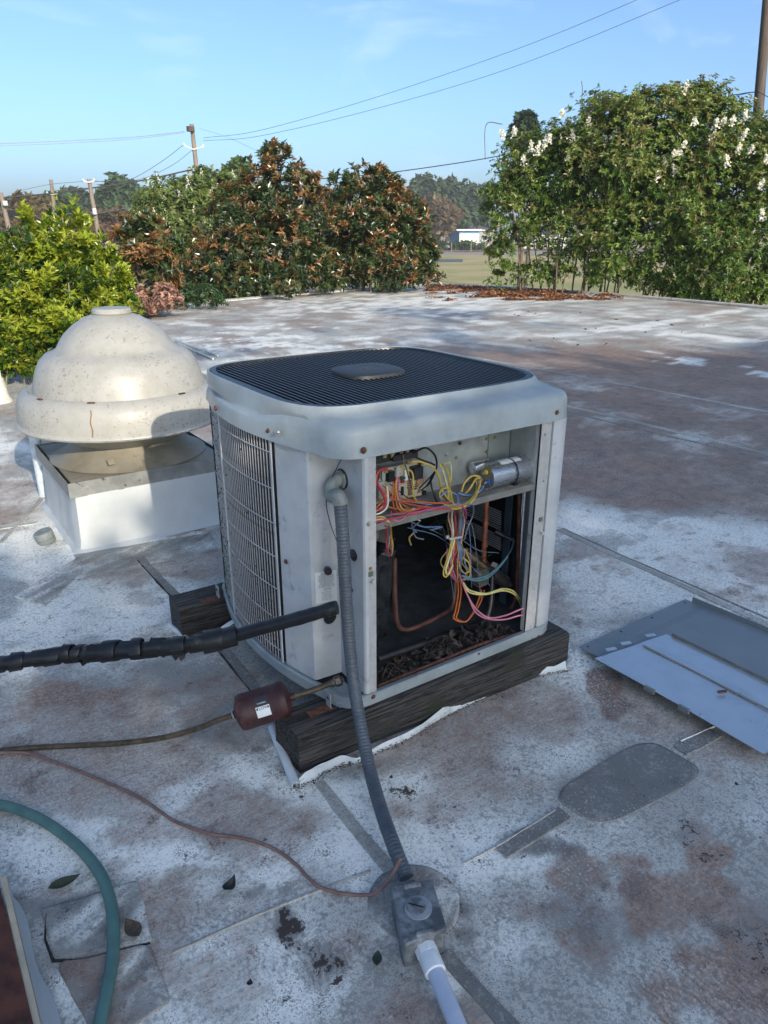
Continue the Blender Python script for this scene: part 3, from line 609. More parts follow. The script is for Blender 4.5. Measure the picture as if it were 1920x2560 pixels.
# moss and debris caught on the guard
m_moss = mat('moss', (.055, .075, .022), .95, var=.4, scale=40)
m_litter = mat('litter', (.055, .042, .033), .9, var=.5, scale=60, dirt=(.16, .12, .085), dirt_scale=20)
mv = []; mf = []
for i in range(2600):
    y = .845 - abs(random.gauss(0, .11)) if i < 1900 else random.choice([.34, .37, .42, .46, .33]) + random.gauss(0, .004)
    if y < .29: continue
    z = random.uniform(.17, .87) if random.random() < .6 else random.gauss(.35, .12)
    if not .166 < z < .88: continue
    x = side_pt(y, random.uniform(-.006, .002)); k = len(mv); s_ = random.uniform(.0015, .005)
    for _ in range(3): mv.append((x + random.uniform(-s_, s_) * .5, y + random.uniform(-s_, s_), z + random.uniform(-s_, s_) * 1.6))
    mf.append((k, k + 1, k + 2))
stuff(MB().add(mv, mf).build('moss_growth', m_moss, AC))
# ---- control compartment
yb = .13
MB().box((.415, yb + .0015, .79), (.60, .003, .196)).build('back_plate', m_galv, AC)
MB().box((.6655, yb - .002, .79), (.09, .003, .196)).build('side_plate', mat('galv_dark', (.24, .28, .28), .4, metal=.3, var=.08, scale=14), AC)
MB().box((.7145, .072, .79), (.003, .11, .196)).build('end_plate', m_galv, AC)
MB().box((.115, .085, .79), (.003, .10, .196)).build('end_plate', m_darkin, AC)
sh = MB().sheet([(.113, .012, .690), (.716, .012, .690), (.716, yb, .694), (.113, yb, .694)], .0025).build('shelf', m_shelf, AC)
MB().box((.4145, .0105, .681), (.602, .002, .020)).build('shelf_lip', m_shelf, AC)
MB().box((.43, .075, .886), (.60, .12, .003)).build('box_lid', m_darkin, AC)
def screw(P, nrm, r, material, parent=AC, name='screw', h=None):
    h = h or r * .8; a = np.array(P, float); n = np.array(nrm, float); n /= np.linalg.norm(n)
    MB().lathe([(r * 1.45, 0), (r * 1.45, r * .25), (r * .95, r * .3), (r * .9, h), (r * .5, h * 1.08)], a, n, 8).build(name, material, parent)
for x, y in [(1050, 975), (1123, 1048), (985, 988), (1050, 948)]: screw(PY(x, y, yb) * [1, 0, 1] + [0, yb - .001, 0], (0, -1, 0), .004, m_brass)
for x, y, mm in [(963, 982, m_zinc), (1148, 1004, m_zinc), (992, 957, m_rust), (1067, 945, m_brass), (1102, 985, m_rust), (997, 1062, m_brass)]: screw(np.array([PY(x, y, yb)[0], yb - .004, PY(x, y, yb)[2]]), (0, -1, 0), .0042, mm)
for x, y in [(1024, 1012), (1037, 1009)]: MB().lathe([(.003, 0), (.003, .001)], (PY(x, y, yb)[0], yb - .0005, PY(x, y, yb)[2]), (0, -1, 0), 8).build('screw_hole', m_black, AC)
for x, y, mm, rr in [(1203, 891, m_rust, .0055), (785, 973, m_rust, .0065)]: p = PY(x, y, -.005); screw(p, (0, -1, 0), rr, mm)
for x, y, mm in [(580, 931, m_rust), (466, 882, m_rust), (601, 934, m_zinc)]: p = PX(x, y, -.055 if x < 500 else -.05); screw(p, (-1, -.1, 0), .0062, mm)
for x, y, mm, rr in [(796, 1132, m_zinc, .005), (800, 1228, m_brass, .004), (803, 1254, m_flange, .007), (1178, 938, m_zinc, .004), (1175, 1039, m_zinc, .004), (1168, 1122, m_brass, .004), (1168, 1150, m_flange, .007)]: screw(PY(x, y, .001), (0, -1, 0), rr, mm, h=.011 if rr > .006 else None)
for x, y in [(806, 1505), (899, 1456), (960, 1430), (1034, 1412), (1163, 1376), (1150, 1381)]: screw(PY(x, y, -.007), (0, -1, 0), .0055 if x in (806, 1163) else .0035, m_rust)
for x, y in [(618, 1213), (605, 1441)]: screw(PX(x, y, -.038), (-1, -.2, 0), .0055, m_rust)
# circuit board with its components
BD = [PY(x, y, .10) for x, y in [(821, 1013), (910, 995), (921, 1067), (811, 1089)]]
m_pcb = mat('board_tan', (.47, .45, .34), .5, var=.06, scale=80, dirt=(.30, .24, .14), dirt_scale=60, dirt_th=(.55, .62)); m_relay = mat('relay_case', (.018, .018, .02), .35, var=.1); m_gwire = mat('connector_grey', (.42, .44, .42), .5)
pcb = MB().sheet(BD[::-1], -.002).build('circuit_board', m_pcb, AC)
def bpt(a, b, o_=0): p = (BD[0] * (1 - a) + BD[1] * a) * (1 - b) + (BD[3] * (1 - a) + BD[2] * a) * b; return np.array([p[0], .098 - o_, p[2]])
def comp(name, a, b, sx, sz, dp, m_, bev=.001): MB().box(bpt(a, b, dp / 2), (sx, dp, sz), None, bev if min(sx, sz, dp) > .004 else 0).build(name, m_, pcb)
comp('relay', .78, .25, .032, .036, .026, m_relay); comp('relay_label', .56, .27, .010, .034, .010, m_pvc, 0); comp('connector', .20, .22, .022, .030, .018, m_relay); comp('terminal_strip', .03, .60, .018, .055, .012, m_gwire); comp('terminal_strip', .05, .14, .012, .034, .010, m_gwire)
m_bp = mat('jumper_blue', (.05, .05, .12), .5); m_redc = mat('varistor_red', (.35, .03, .03), .35); m_brn = mat('resistor', (.20, .11, .05), .5); m_green = mat('green_component', (.04, .10, .06), .4)
for k in range(9): comp('pin_block', .36, .08 + .095 * k, .008, .006, .009, m_bp, 0)
comp('varistor', .50, .47, .012, .009, .008, m_redc); comp('choke', .50, .36, .016, .009, .010, m_green); comp('chip', .50, .75, .008, .026, .006, m_relay)
for k in range(7): comp('resistor', .66, .50 + .065 * k, .014, .0035, .005, m_brn, 0); comp('resistor', .86 - .02 * k % .1, .52 + .06 * k, .012, .003, .004, m_brn, 0)
comp('coil_part', .88, .55, .026, .016, .008, mat('coil_tan', (.40, .22, .12), .5)); comp('board_clip', .93, .92, .012, .014, .010, m_relay); comp('board_clip', .93, .03, .010, .010, .010, m_relay)
pl_ = mat('board_print', (.12, .11, .08), .6)
text_on('board_print', 'ICM  24V  Y  C', .007, bpt(.68, .96, .002), (1, 0, -.03), (0, 0, 1), pl_, pcb)
for k in range(16): comp('solder_pad', random.uniform(.42, .95), random.uniform(.1, .95), random.uniform(.002, .006), .0015, .003, m_zinc if k % 2 else pl_, 0)
for y_, x_, m3 in ((1130, 1168, m_galv), (1240, 801, m_galv)): MB().box(PY(x_, y_ - (8 if x_ > 1000 else 0), -.0005), (.014, .004, .014)).build('speed_nut', mat('speed_nut', (.12, .15, .11), .5), AC)
# contactor over the board
ct = thing  # (kept as a part of the unit)
con = MB().box((.215, .085, .862), (.135, .05, .045), None, .003).build('contactor', m_relay, AC)
MB().box((.245, .055, .850), (.085, .015, .020), None, .002).build('contactor_ledge', m_relay, con)
for x, y in [(832, 985), (849, 984), (868, 981), (881, 977), (884, 999), (835, 1018)]: p = PY(x, y, .052); MB().box(p + [0, .003, 0], (.012, .004, .012)).build('terminal_lug', m_brass, con); screw(p, (0, -1, 0), .0032, m_brass, con, 'terminal_screw')
# run capacitor and the small one behind it
cap0, cap1 = PY(1046, 1043, .058), PY(1146, 1021, .058); cap0 = cap0 + [0, 0, 0]; ax = cap1 - cap0; ax /= np.linalg.norm(ax); cl = np.linalg.norm(cap1 - cap0)
cz = .690 + .0410; cap0[2] = cz; cap1[2] = cz; ax = (cap1 - cap0) / np.linalg.norm(cap1 - cap0); rcap = .040
rcp = MB().lathe([(rcap - .004, .004), (rcap + .0012, .002), (rcap + .0012, .006), (rcap, .008), (rcap, cl - .008), (rcap - .003, cl - .002), (rcap - .01, cl)], cap0, ax, 32).build('run_capacitor', m_alu, AC)
MB().lathe([(rcap - .004, .003), (.002, .0032)], cap0, ax, 32).build('capacitor_end', mat('cap_end', (.33, .31, .25), .3, metal=.6), rcp)
MB().lathe([(rcap + .001, cl * .50), (rcap + .0018, cl * .50), (rcap + .0018, cl * .50 + .005), (rcap + .001, cl * .50 + .005)], cap0, ax, 32, (False, False)).build('capacitor_strap', m_black, rcp)
MB().box(cap0 + ax * cl * .55 + np.array([0, -.022, -.037]), (.012, .012, .008)).build('strap_buckle', m_black, rcp)
lb = []; 
for i in range(7):
    a = R(60 + i * 8); 
    for h in (cl * .25, cl * .68): lb.append(cap0 + ax * h + (rcap + .0007) * np.array([0, -math.cos(a), math.sin(a)]))
MB().add(lb, [(2 * i, 2 * i + 1, 2 * i + 3, 2 * i + 2) for i in range(6)]).build('capacitor_label', m_pvc, rcp)
m_yel = mat('terminal_yellow', (.65, .42, .02), .4); m_blu = mat('terminal_blue', (.02, .13, .45), .4)
for (dy, dz, mm) in ((-.008, .018, m_yel), (-.020, -.010, m_blu), (.012, -.012, m_zinc)):
    q = cap0 + np.array([0, dy, dz]); MB().lathe([(.008, 0), (.008, .006), (.006, .008), (.0, .008)], q, -ax, 8, (True, False)).build('capacitor_terminal', mm, rcp); MB().box(q - ax * .013, (.012, .004, .006)).build('spade_tab', m_zinc, rcp)
sm0 = PY(1020, 1015, .10); sm1 = PY(1080, 1002, .10); sm0[2] += .004; MB().lathe([(.018, 0), (.020, .002), (.020, .07), (.017, .073)], sm0, (1, 0, .0), 24).build('start_capacitor', m_alu, AC)
# ---- lower compartment
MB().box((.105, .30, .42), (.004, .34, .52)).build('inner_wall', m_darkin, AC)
comp_c = (.30, .47); MB().lathe([(.0, .14), (.115, .14), (.12, .16), (.12, .45), (.10, .50), (.05, .53), (.0, .535)], (*comp_c, 0), seg=32, cap=(False, False)).build('compressor', m_black, AC)
def crumple():
    V = []; n1, n2 = 46, 40
    for j in range(n2):
        for i in range(n1):
            a = R(150 + 190 * i / (n1 - 1)); z = .165 + .33 * j / (n2 - 1)
            rr = .150 + .022 * (mnoise.noise(Vector((math.cos(a) * 6, math.sin(a) * 6, z * 3.5))) + .6 * mnoise.noise(Vector((a * 9, z * 16, 1)))) - .05 * (1 - z / .5)
            V.append((.235 + rr * math.cos(a) * .95, .33 + rr * math.sin(a), z))
    F = [(j * n1 + i, j * n1 + i + 1, (j + 1) * n1 + i + 1, (j + 1) * n1 + i) for j in range(n2 - 1) for i in range(n1 - 1)]
    return MB().add(V, F, True)
crumple().build('sound_blanket', mat('black_polythene', (.022, .025, .028), .22, var=.2, scale=20), AC)
MB().sheet([(.116, .10, .672), (.20, .10, .672), (.19, .10, .60), (.116, .10, .575)], .002).build('inner_bracket', m_shelf, AC)
MB().sheet([(.20, .05, .672), (.20, .12, .672), (.19, .12, .585), (.19, .05, .60)], .002).build('inner_bracket', m_galv, AC)
def pipe(name, pts, r, m_, n=8, seg=12): return MB().tube(spline(pts, n), r, seg).build(name, m_, AC)
pipe('copper_pipe', [PY(852, 1205, .20), PY(853, 1290, .20), PY(858, 1345, .20), PY(875, 1360, .20), PY(905, 1352, .20), PY(950, 1330, .22), PY(975, 1312, .25), PY(982, 1280, .27), PY(984, 1230, .30)], .0085, mat('brown_pipe', (.13, .06, .05), .5, metal=.3, var=.2, scale=20))
m_cop2 = mat('bright_copper', (.40, .15, .09), .45, metal=.4, var=.25, scale=30, dirt=(.14, .07, .05), dirt_scale=12, bmp=.1)
pipe('copper_pipe', [PY(1051, 1072, .24), PY(1049, 1130, .24), PY(1046, 1180, .24), PY(1045, 1216, .24)], .0092, m_cop2)
for x, y in [(1047, 1178), (1049, 1130), (1046, 1213)]: MB().lathe([(.011, -.006), (.0125, 0), (.011, .006)], PY(x, y, .24), (0, 0, 1), 14).build('pipe_collar', m_cop2, AC)
pipe('copper_pipe', [PY(1122, 1068, .16), PY(1121, 1150, .16), PY(1118, 1240, .16), PY(1112, 1300, .17), PY(1085, 1322, .20), PY(1040, 1320, .24)], .007, m_copper)
pipe('suction_pipe', [PY(815, 1424, .10), PY(900, 1395, .11), PY(980, 1368, .13), PY(1030, 1350, .15), PY(1050, 1335, .16), PY(1060, 1300, .17), PY(1063, 1240, .20)], .012, mat('black_pipe', (.022, .020, .020), .35, var=.2, scale=20), 10)
pipe('copper_pipe', [PY(815, 1483, .03), PY(950, 1428, .03), PY(1050, 1388, .03), PY(1140, 1362, .03)], .0055, m_rust)
# reversing valve and its solenoid
v0, v1 = PY(1000, 1192, .30), PY(1096, 1260, .20)
MB().lathe([(0, -.01), (.012, -.008), (.022, .004), (.0235, .02), (.0235, np.linalg.norm(v1 - v0) - .02), (.021, np.linalg.norm(v1 - v0) - .006), (.012, np.linalg.norm(v1 - v0)), (.012, np.linalg.norm(v1 - v0) + .008), (.007, np.linalg.norm(v1 - v0) + .010), (.007, np.linalg.norm(v1 - v0) + .018), (0, np.linalg.norm(v1 - v0) + .018)], v0, v1 - v0, 28, (False, False)).build('valve_body', mat('valve_brown', (.10, .08, .065), .5, metal=.3, var=.15, scale=30), AC)
MB().box(PY(1068, 1220, .205), (.030, .003, .016), [[.86, 0, .5], [0, 1, 0], [-.5, 0, .86]]).build('valve_label', mat('label_grey', (.4, .42, .42), .5), AC)
cz0 = PY(1037, 1243, .18); sol = MB().box(cz0, (.046, .040, .050), None, .006).build('solenoid_coil', mat('solenoid_brown', (.20, .14, .10), .5), AC); MB().box(cz0 + [.004, -.021, .0], (.034, .003, .046)).build('solenoid_plate', mat('plate_green', (.10, .16, .13), .35, metal=.3), sol); screw(cz0 + [.004, -.023, 0], (0, -1, 0), .004, m_zinc, sol)
MB().box(cz0 + [0, .0, -.030], (.040, .034, .010)).build('solenoid_foot', mat('foot_pink', (.20, .11, .095), .6), sol)
MB().cyl(cz0 + [0, 0, -.03], cz0 + [.0, 0, -.12], .010, 12).build('valve_stem', m_black, AC)
MB().box(PX(1092, 1200, .828), (.006, .030, .62)).build('coil_bracket', mat('bracket_blue', (.06, .09, .11), .45), AC)
m_findaylit = mat('fin_daylight', (.50, .51, .50), .4, metal=.3)
for k in range(18):                                                # daylight on the far coil's fins, put into their pale colour
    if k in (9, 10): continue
    a = PX(992 - (k > 6) * 3, 1083 + k * 4.6, .832); b = PX(1083, 1083 + k * 4.6 + 6, .832); MB().box((.832, (a[1] + b[1]) / 2, (a[2] + b[2]) / 2), (.004, abs(a[1] - b[1]), .0034)).build('coil_fin', m_findaylit, AC)
MB().box((1.0, .57, .50), (.25, .004, .5)).build('coil_back', m_darkin, AC) if False else None
sn0, sn1 = PY(1070, 1148, .22), PY(1110, 1168, .17); MB().tube(spline([sn0, (sn0 + sn1) / 2, sn1], 6), [.011] * 6 + [.008] * 7, 12).build('sensor_plug', m_black, AC)
acc0 = PY(1150, 1300, .16); MB().cyl(PY(1130, 1312, .16), PY(1133, 1345, .16), .010, 10).build('wire_splice', m_black, AC); MB().cyl(PY(1143, 1308, .14), PY(1145, 1340, .14), .010, 10).build('wire_splice', m_black, AC)
MB().cyl(PY(1133, 1347, .10), PY(1133, 1385, .10), .006, 10).build('drain_tube', m_black, AC)
# wires
WC = dict(yellow=(.48, .34, .06), paleyel=(.62, .56, .20), red=(.42, .04, .045), orange=(.50, .12, .02), pink=(.55, .20, .27), blue=(.12, .22, .42), black=(.012, .012, .013), white=(.60, .60, .50), grey=(.14, .16, .19), brown=(.09, .05, .035), teal=(.10, .22, .25), magenta=(.45, .06, .20), olive=(.26, .22, .06), peach=(.52, .28, .18))
WM_ = {k: mat('wire_' + k, c, .42, var=.1, scale=50, bmp=0) for k, c in WC.items()}
def wire(col, pts, r=.0022, n=6):
    Q = []
    for p in pts:
        q_ = PY(*p)
        if .635 < q_[2] < .700 and .008 < q_[1] < .125:           # rest on the shelf, or drape over its lip
            g_ = G(p[0], p[1], .697 + r * random.uniform(0, 1.5)); q_ = g_ if g_[1] > .010 else PY(p[0], p[1], .005 - r * random.uniform(0, 1.5))
        Q.append(q_)
    P = spline(Q, n); MB().tube(P, r, 6).build('wire', WM_[col], AC)
wire('red', [(836, 1012, .045), (818, 1018, .035), (812, 1040, .03), (824, 1060, .03), (833, 1080, .03), (825, 1098, .035), (806, 1102, .04)], .0042)
wire('orange', [(857, 1030, .05), (853, 1060, .045), (857, 1090, .04), (868, 1105, .04), (885, 1105, .045), (930, 1090, .05)], .0024)
wire('orange', [(850, 1040, .05), (848, 1070, .045), (852, 1100, .045), (862, 1108, .045)], .0022)
wire('yellow', [(858, 1030, .05), (856, 1055, .045), (862, 1085, .04), (873, 1103, .035), (890, 1103, .04)], .0022); wire('magenta', [(862, 1030, .05), (860, 1060, .045), (864, 1080, .045)], .002)
wire('red', [(806, 1128, .03), (850, 1120, .03), (900, 1108, .035), (950, 1100, .04), (975, 1098, .05), (985, 1092, .07)], .0026); wire('red', [(840, 1112, .05), (900, 1102, .05), (935, 1088, .05), (970, 1085, .05), (1000, 1092, .07)], .0024)
wire('pink', [(845, 1105, .05), (846, 1118, .03), (858, 1126, .02), (872, 1120, .025), (876, 1112, .04)], .002); wire('magenta', [(880, 1110, .04), (930, 1100, .045), (970, 1092, .05)], .0024)
wire('grey', [(806, 1120, .03), (850, 1112, .03), (910, 1107, .035), (960, 1092, .05)], .0022)
wire('white', [(806, 1112, .03), (822, 1108, .03), (836, 1095, .03), (838, 1070, .04), (836, 1050, .05)], .0026); wire('peach', [(806, 1108, .035), (822, 1098, .035), (833, 1080, .035), (835, 1060, .05)], .002); wire('orange', [(806, 1100, .04), (820, 1090, .04), (832, 1070, .04), (834, 1050, .05)], .002)
wire('yellow', [(865, 1005, .05), (872, 1012, .04), (888, 1018, .035), (893, 1035, .03), (891, 1060, .03), (898, 1080, .035), (908, 1092, .04), (880, 1106, .045)], .0026)
wire('brown', [(870, 983, .045), (877, 1010, .035), (888, 1050, .03), (896, 1075, .035), (905, 1090, .045)], .002)
wire('black', [(890, 982, .05), (905, 972, .04), (922, 968, .035), (940, 985, .035), (943, 1010, .04), (930, 1040, .05), (922, 1050, .06)], .003); wire('black', [(890, 984, .05), (915, 995, .05), (930, 1000, .05), (940, 1005, .04)], .003)
wire('black', [(930, 1030, .06), (933, 1055, .06), (945, 1085, .05), (960, 1090, .05)], .003); wire('black', [(905, 1055, .07), (925, 1035, .055), (940, 1018, .05)], .0022); wire('black', [(910, 1060, .07), (925, 1045, .055), (937, 1022, .05)], .0022)
wire('yellow', [(888, 997, .05), (910, 998, .04), (935, 1010, .035), (948, 1030, .035), (952, 1050, .04), (955, 1060, .05), (985, 1098, .05)], .0034); wire('paleyel', [(950, 1002, .06), (958, 1020, .04), (965, 1045, .035), (970, 1070, .04), (975, 1085, .05)], .0026); wire('yellow', [(955, 1002, .06), (966, 1015, .04), (972, 1040, .035), (972, 1060, .04), (980, 1090, .05)], .0026); wire('paleyel', [(953, 1005, .07), (972, 1000, .05), (975, 1030, .05), (968, 1060, .05), (972, 1082, .05)], .002)
wire('yellow', [(960, 1080, .035), (950, 1072, .03), (953, 1058, .03), (965, 1055, .035), (975, 1065, .04), (972, 1082, .045)], .0026)
wire('blue', [(1045, 1048, .05), (1035, 1062, .04), (1010, 1070, .035), (990, 1065, .035)], .0028); wire('blue', [(990, 1080, .03), (985, 1090, .03), (960, 1088, .03), (952, 1075, .035), (965, 1062, .04), (985, 1068, .04), (990, 1080, .045)], .0024)
wire('yellow', [(1036, 1030, .045), (1020, 1028, .04), (1004, 1042, .035), (997, 1062, .035)], .0034); wire('yellow', [(1038, 1033, .045), (1028, 1035, .035), (1015, 1055, .03), (1005, 1066, .04)], .0034); wire('yellow', [(1038, 1038, .045), (1034, 1055, .03), (1022, 1080, .025), (1000, 1095, .03), (975, 1098, .04), (962, 1085, .05)], .0034); wire('olive', [(1025, 1035, .05), (1030, 1050, .045), (1020, 1075, .035), (995, 1092, .035), (960, 1090, .04), (955, 1078, .05)], .003)
wire('white', [(810, 1124, .03), (825, 1122, .025), (840, 1126, .03)], .002); wire('yellow', [(808, 1118, .03), (828, 1117, .02), (843, 1130, .03)], .0024); wire('orange', [(808, 1122, .03), (825, 1120, .02), (838, 1128, .03)], .002)
# hanging loom
random.seed(3)
loom = ['peach', 'brown', 'grey', 'magenta', 'olive', 'blue', 'brown', 'red', 'yellow', 'olive', 'red', 'grey', 'blue', 'peach', 'brown', 'pink', 'yellow', 'magenta', 'grey', 'olive', 'white', 'blue', 'brown', 'red']
for i, c in enumerate(loom):
    ox = random.uniform(-14, 14); yv = random.uniform(.06, .10)
    wire(c, [(988 + ox * .8, 1090, .10), (986 + ox * 1.3 + random.uniform(-3, 3), 1115, yv), (987 + ox * .9, 1145, yv), (984 + ox * .7, 1165, yv), (985 + ox * 1.1, 1190, yv - .01), (983 + ox * 1.3 + random.uniform(-4, 4), 1220, yv), (988 + ox * .5, 1248, yv + .02)], random.choice([.0022, .0028, .0034]))
wire('yellow', [(975, 1170, .05), (968, 1200, .05), (958, 1235, .045), (962, 1246, .045), (972, 1235, .05), (978, 1205, .06), (980, 1175, .06)], .003); wire('paleyel', [(982, 1165, .05), (972, 1200, .045), (963, 1232, .04), (968, 1240, .045), (978, 1220, .05)], .003)
wire('grey', [(995, 1170, .05), (992, 1130, .045), (1005, 1095, .04), (1020, 1090, .04), (1022, 1110, .045), (1010, 1140, .05), (1003, 1165, .06)], .0026); wire('peach', [(993, 1095, .06), (1003, 1120, .05), (1000, 1150, .05), (995, 1175, .06)], .0026); wire('magenta', [(990, 1090, .06), (1005, 1100, .05), (1007, 1120, .05)], .0026)
wire('yellow', [(1000, 1205, .05), (1012, 1215, .045), (1014, 1232, .045), (1003, 1238, .05), (993, 1225, .05), (992, 1210, .06)], .0024)
for dx in (0, 6): wire('orange', [(988 + dx, 1250, .06), (990 + dx, 1280, .06), (984 + dx, 1318, .06), (980 + dx, 1335, .06), (995 + dx, 1343, .06), (1012, 1338, .06), (1030 + dx, 1305, .08), (1040 + dx, 1275, .10)], .0026)
for k, e in ((0, 1316), (1, 1333)): wire('pink', [(992, 1240, .05), (1000, 1262, .04), (1012, 1290, .03), (1028, 1315 + k * 8, .025), (1055, 1334 + k * 3, .02), (1090, 1330 + k * 8, .02), (1120, 1318 + k * 12, .018), (1143, e - 7, .016)], .0028)
for k in (0, 1): wire('paleyel', [(1000, 1258, .04), (1015, 1275 + k * 5, .04), (1050, 1282 + k * 2, .04), (1085, 1272 + k * 4, .04), (1110, 1278 + k * 5, .05), (1130 - k * 6, 1305, .08), (1132 - k * 6, 1312, .10)], .0026)
for k in (0, 1): wire('teal', [(996, 1243, .05), (1025, 1250 + k * 4, .05), (1055, 1242 + k * 5, .06), (1085, 1215 + k * 3, .09), (1103, 1190, .12), (1110, 1168, .165)], .0026)
wire('blue', [(930, 1145, .12), (955, 1138, .1), (915, 1138, .12), (893, 1130, .14), (890, 1140, .15), (900, 1150, .15)], .0024); wire('grey', [(905, 1128, .12), (893, 1140, .13), (898, 1160, .13), (915, 1165, .13)], .0026); wire('olive', [(895, 1150, .13), (884, 1162, .13), (888, 1178, .13)], .0026)
for k in range(7): wire(random.choice(['yellow', 'orange', 'red', 'brown', 'grey']), [(832 + k * 2, 1135, .07), (834 + k * 2, 1160, .06), (835 + k * 2.3, 1180, .06), (828 + random.uniform(0, 18), 1200, .07), (815 + random.uniform(0, 20), 1185 + random.uniform(-8, 12), .08)], .0018)
m_tie = mat('cable_tie', (.42, .40, .36), .5)
MB().box(PY(984, 1162, .045), (.05, .004, .006), [[.99, 0, .1], [0, 1, 0], [-.1, 0, .99]]).build('cable_tie', m_tie, AC); MB().box(PY(966, 1160, .042), (.008, .006, .009)).build('cable_tie', m_tie, AC)
MB().box(PY(893, 1108, .022), (.010, .004, .030)).build('cable_tie', m_tie, AC); MB().box(PY(901, 1121, .016), (.028, .003, .004), [[.8, 0, .6], [0, 1, 0], [-.6, 0, .8]]).build('cable_tie', m_tie, AC)
MB().lathe([(.005, 0), (.007, .004), (.006, .022), (.003, .03)], PY(858, 1030, .045), (0, 0, 1), 8).build('wire_nut', m_tie, AC)
for k in range(14):
    xa, xb = random.uniform(880, 1010), random.uniform(975, 1090); ya = random.uniform(1100, 1150)
    wire(random.choice(['grey', 'black', 'brown', 'olive', 'blue']), [(xa, ya, .14), ((xa + xb) / 2 + random.uniform(-15, 15), random.uniform(1130, 1230), .15), (xb, random.uniform(1180, 1320), .16)], .0016)
for k in range(10):
    xa = random.uniform(965, 1010); wire(random.choice(['yellow', 'red', 'blue', 'grey', 'magenta', 'olive']), [(xa, 1185, .06), (xa + random.uniform(-22, 18), 1215, .05), (xa + random.uniform(-10, 20), 1245, .05), (988, 1256, .06)], .0018)
for k in range(9):
    wire(random.choice(['yellow', 'red', 'blue', 'black', 'orange', 'brown']), [(random.uniform(815, 850), random.uniform(1040, 1075), .06), (random.uniform(850, 900), random.uniform(1075, 1100), .04), (random.uniform(910, 980), random.uniform(1085, 1100), .05)], .0018)
# leaf litter inside
lv, lf = [], []
for i in range(900):
    t = random.random(); x = .14 + .55 * t + random.gauss(0, .02); y = random.uniform(.035, .12); z = .142 + random.uniform(0, .03) * math.sin(PI * min(1, max(0, t))) + (.015 if .45 < t < .85 else 0)
    s_ = random.choice([.0025, .004, .005, .007, .009, .020]) * random.uniform(.7, 1.2); a = random.uniform(0, 2 * PI); e = random.uniform(-.9, .9); k = len(lv)
    d1 = np.array([math.cos(a) * math.cos(e), math.sin(a) * math.cos(e), math.sin(e)]); d2 = np.cross(d1, [0, random.uniform(-.5, .5), 1]); d2 /= np.linalg.norm(d2); c = np.array([x, y, z])
    lv += [c - d1 * s_, c + d2 * s_ * .5 + [0, 0, s_ * .3], c + d1 * s_, c - d2 * s_ * .5 + [0, 0, s_ * .25]]; lf += [(k, k + 1, k + 2), (k, k + 2, k + 3)]
stuff(MB().add(lv, lf).build('leaf_litter', m_litter, AC))
for i in range(16):
    x = random.uniform(.15, .66); y = random.uniform(.03, .10); a = random.uniform(-1, 1); MB().tube(spline([(x, y, .150), (x + .03 * math.cos(a), y + .02 * math.sin(a), .165 + random.uniform(0, .03)), (x + .07 * math.cos(a), y + .04 * math.sin(a), .150)], 4), .0012, 4).build('twig', m_litter, AC)
# caution label on the recess face (flat print)
m_lab = mat('label_paper', (.66, .69, .68), .5, var=.03); m_ink = mat('label_ink', (.03, .03, .035), .6)
LQ = [PY(x, y, .138) for x, y in [(682, 1240), (728, 1232), (730, 1298), (685, 1307)]]
LQ = [np.array([p[0], .1415 if p[0] > .04 else .1435, p[2]]) for p in LQ]
lab = MB().sheet([LQ[3], LQ[2], LQ[1], LQ[0]], .0008).build('caution_label', m_lab, AC)
def lpt(a, b): return (LQ[0] * (1 - a) + LQ[1] * a) * (1 - b) + (LQ[3] * (1 - a) + LQ[2] * a) * b + np.array([0, -.0012, 0])
lx = LQ[1] - LQ[0]; lz = LQ[0] - LQ[3]
text_on('label_text', 'CAUTION', .0085, lpt(.52, .06), lx, lz, m_ink, lab); text_on('label_text', 'NOTICE', .0070, lpt(.55, .56), lx, lz, m_ink, lab)
for k in range(9): text_on('label_text', random.choice(['USE COPPER CONDUCTORS', 'DISCONNECT ALL POWER', 'BEFORE SERVICING UNIT', 'READ INSTRUCTIONS']), .0042, lpt(.5, .12 + k * .045), lx, lz, m_ink, lab)
for k in range(5): text_on('label_text', random.choice(['USE ONLY WITH', 'MATCHED COILS', 'SEE RATING PLATE']), .0040, lpt(.5, .65 + k * .06), lx, lz, m_ink, lab)
# grommets, stub valve
for (x, y, r_) in ((764, 1199, .017), (760, 1275, .006)):
    MB().lathe([(r_, 0), (r_ * 1.05, .003), (r_ * .6, .006), (r_ * .3, .006)], PX(x, y, .0765), (-1, 0, 0), 18).build('grommet', m_black, AC)
MB().lathe([(.02, 0), (.021, .004), (.012, .007), (.004, .007)], PY(712, 1333, .141), (0, -1, 0), 20).build('grommet', m_black, AC)
p = PY(706, 1228, .14); MB().lathe([(.007, 0), (.007, .010), (.011, .012), (.011, .028), (.008, .031)], p, (-.35, -.9, .1), 14).build('valve_cap', m_black, AC)
p = PX(744, 1460, .078)
# base hold-down brackets (rusty angle clips)
def clip(P, sx=.03):
    b = thing
    MB().box((P[0], P[1], P[2] + .012), (.003, .026, .05)).build('hold_down_clip', m_cap, AC); MB().box((P[0] - .03, P[1] + .0, P[2] - .012), (.075, .028, .003), [[1, 0, 0], [0, 1, 0], [0, 0, 1]]).build('hold_down_clip', m_rust, AC); screw((P[0] - .002, P[1], P[2] + .02), (-1, 0, 0), .004, m_rust)
clip((-.020, .052, .144)); clip((-.026, .875, .144))

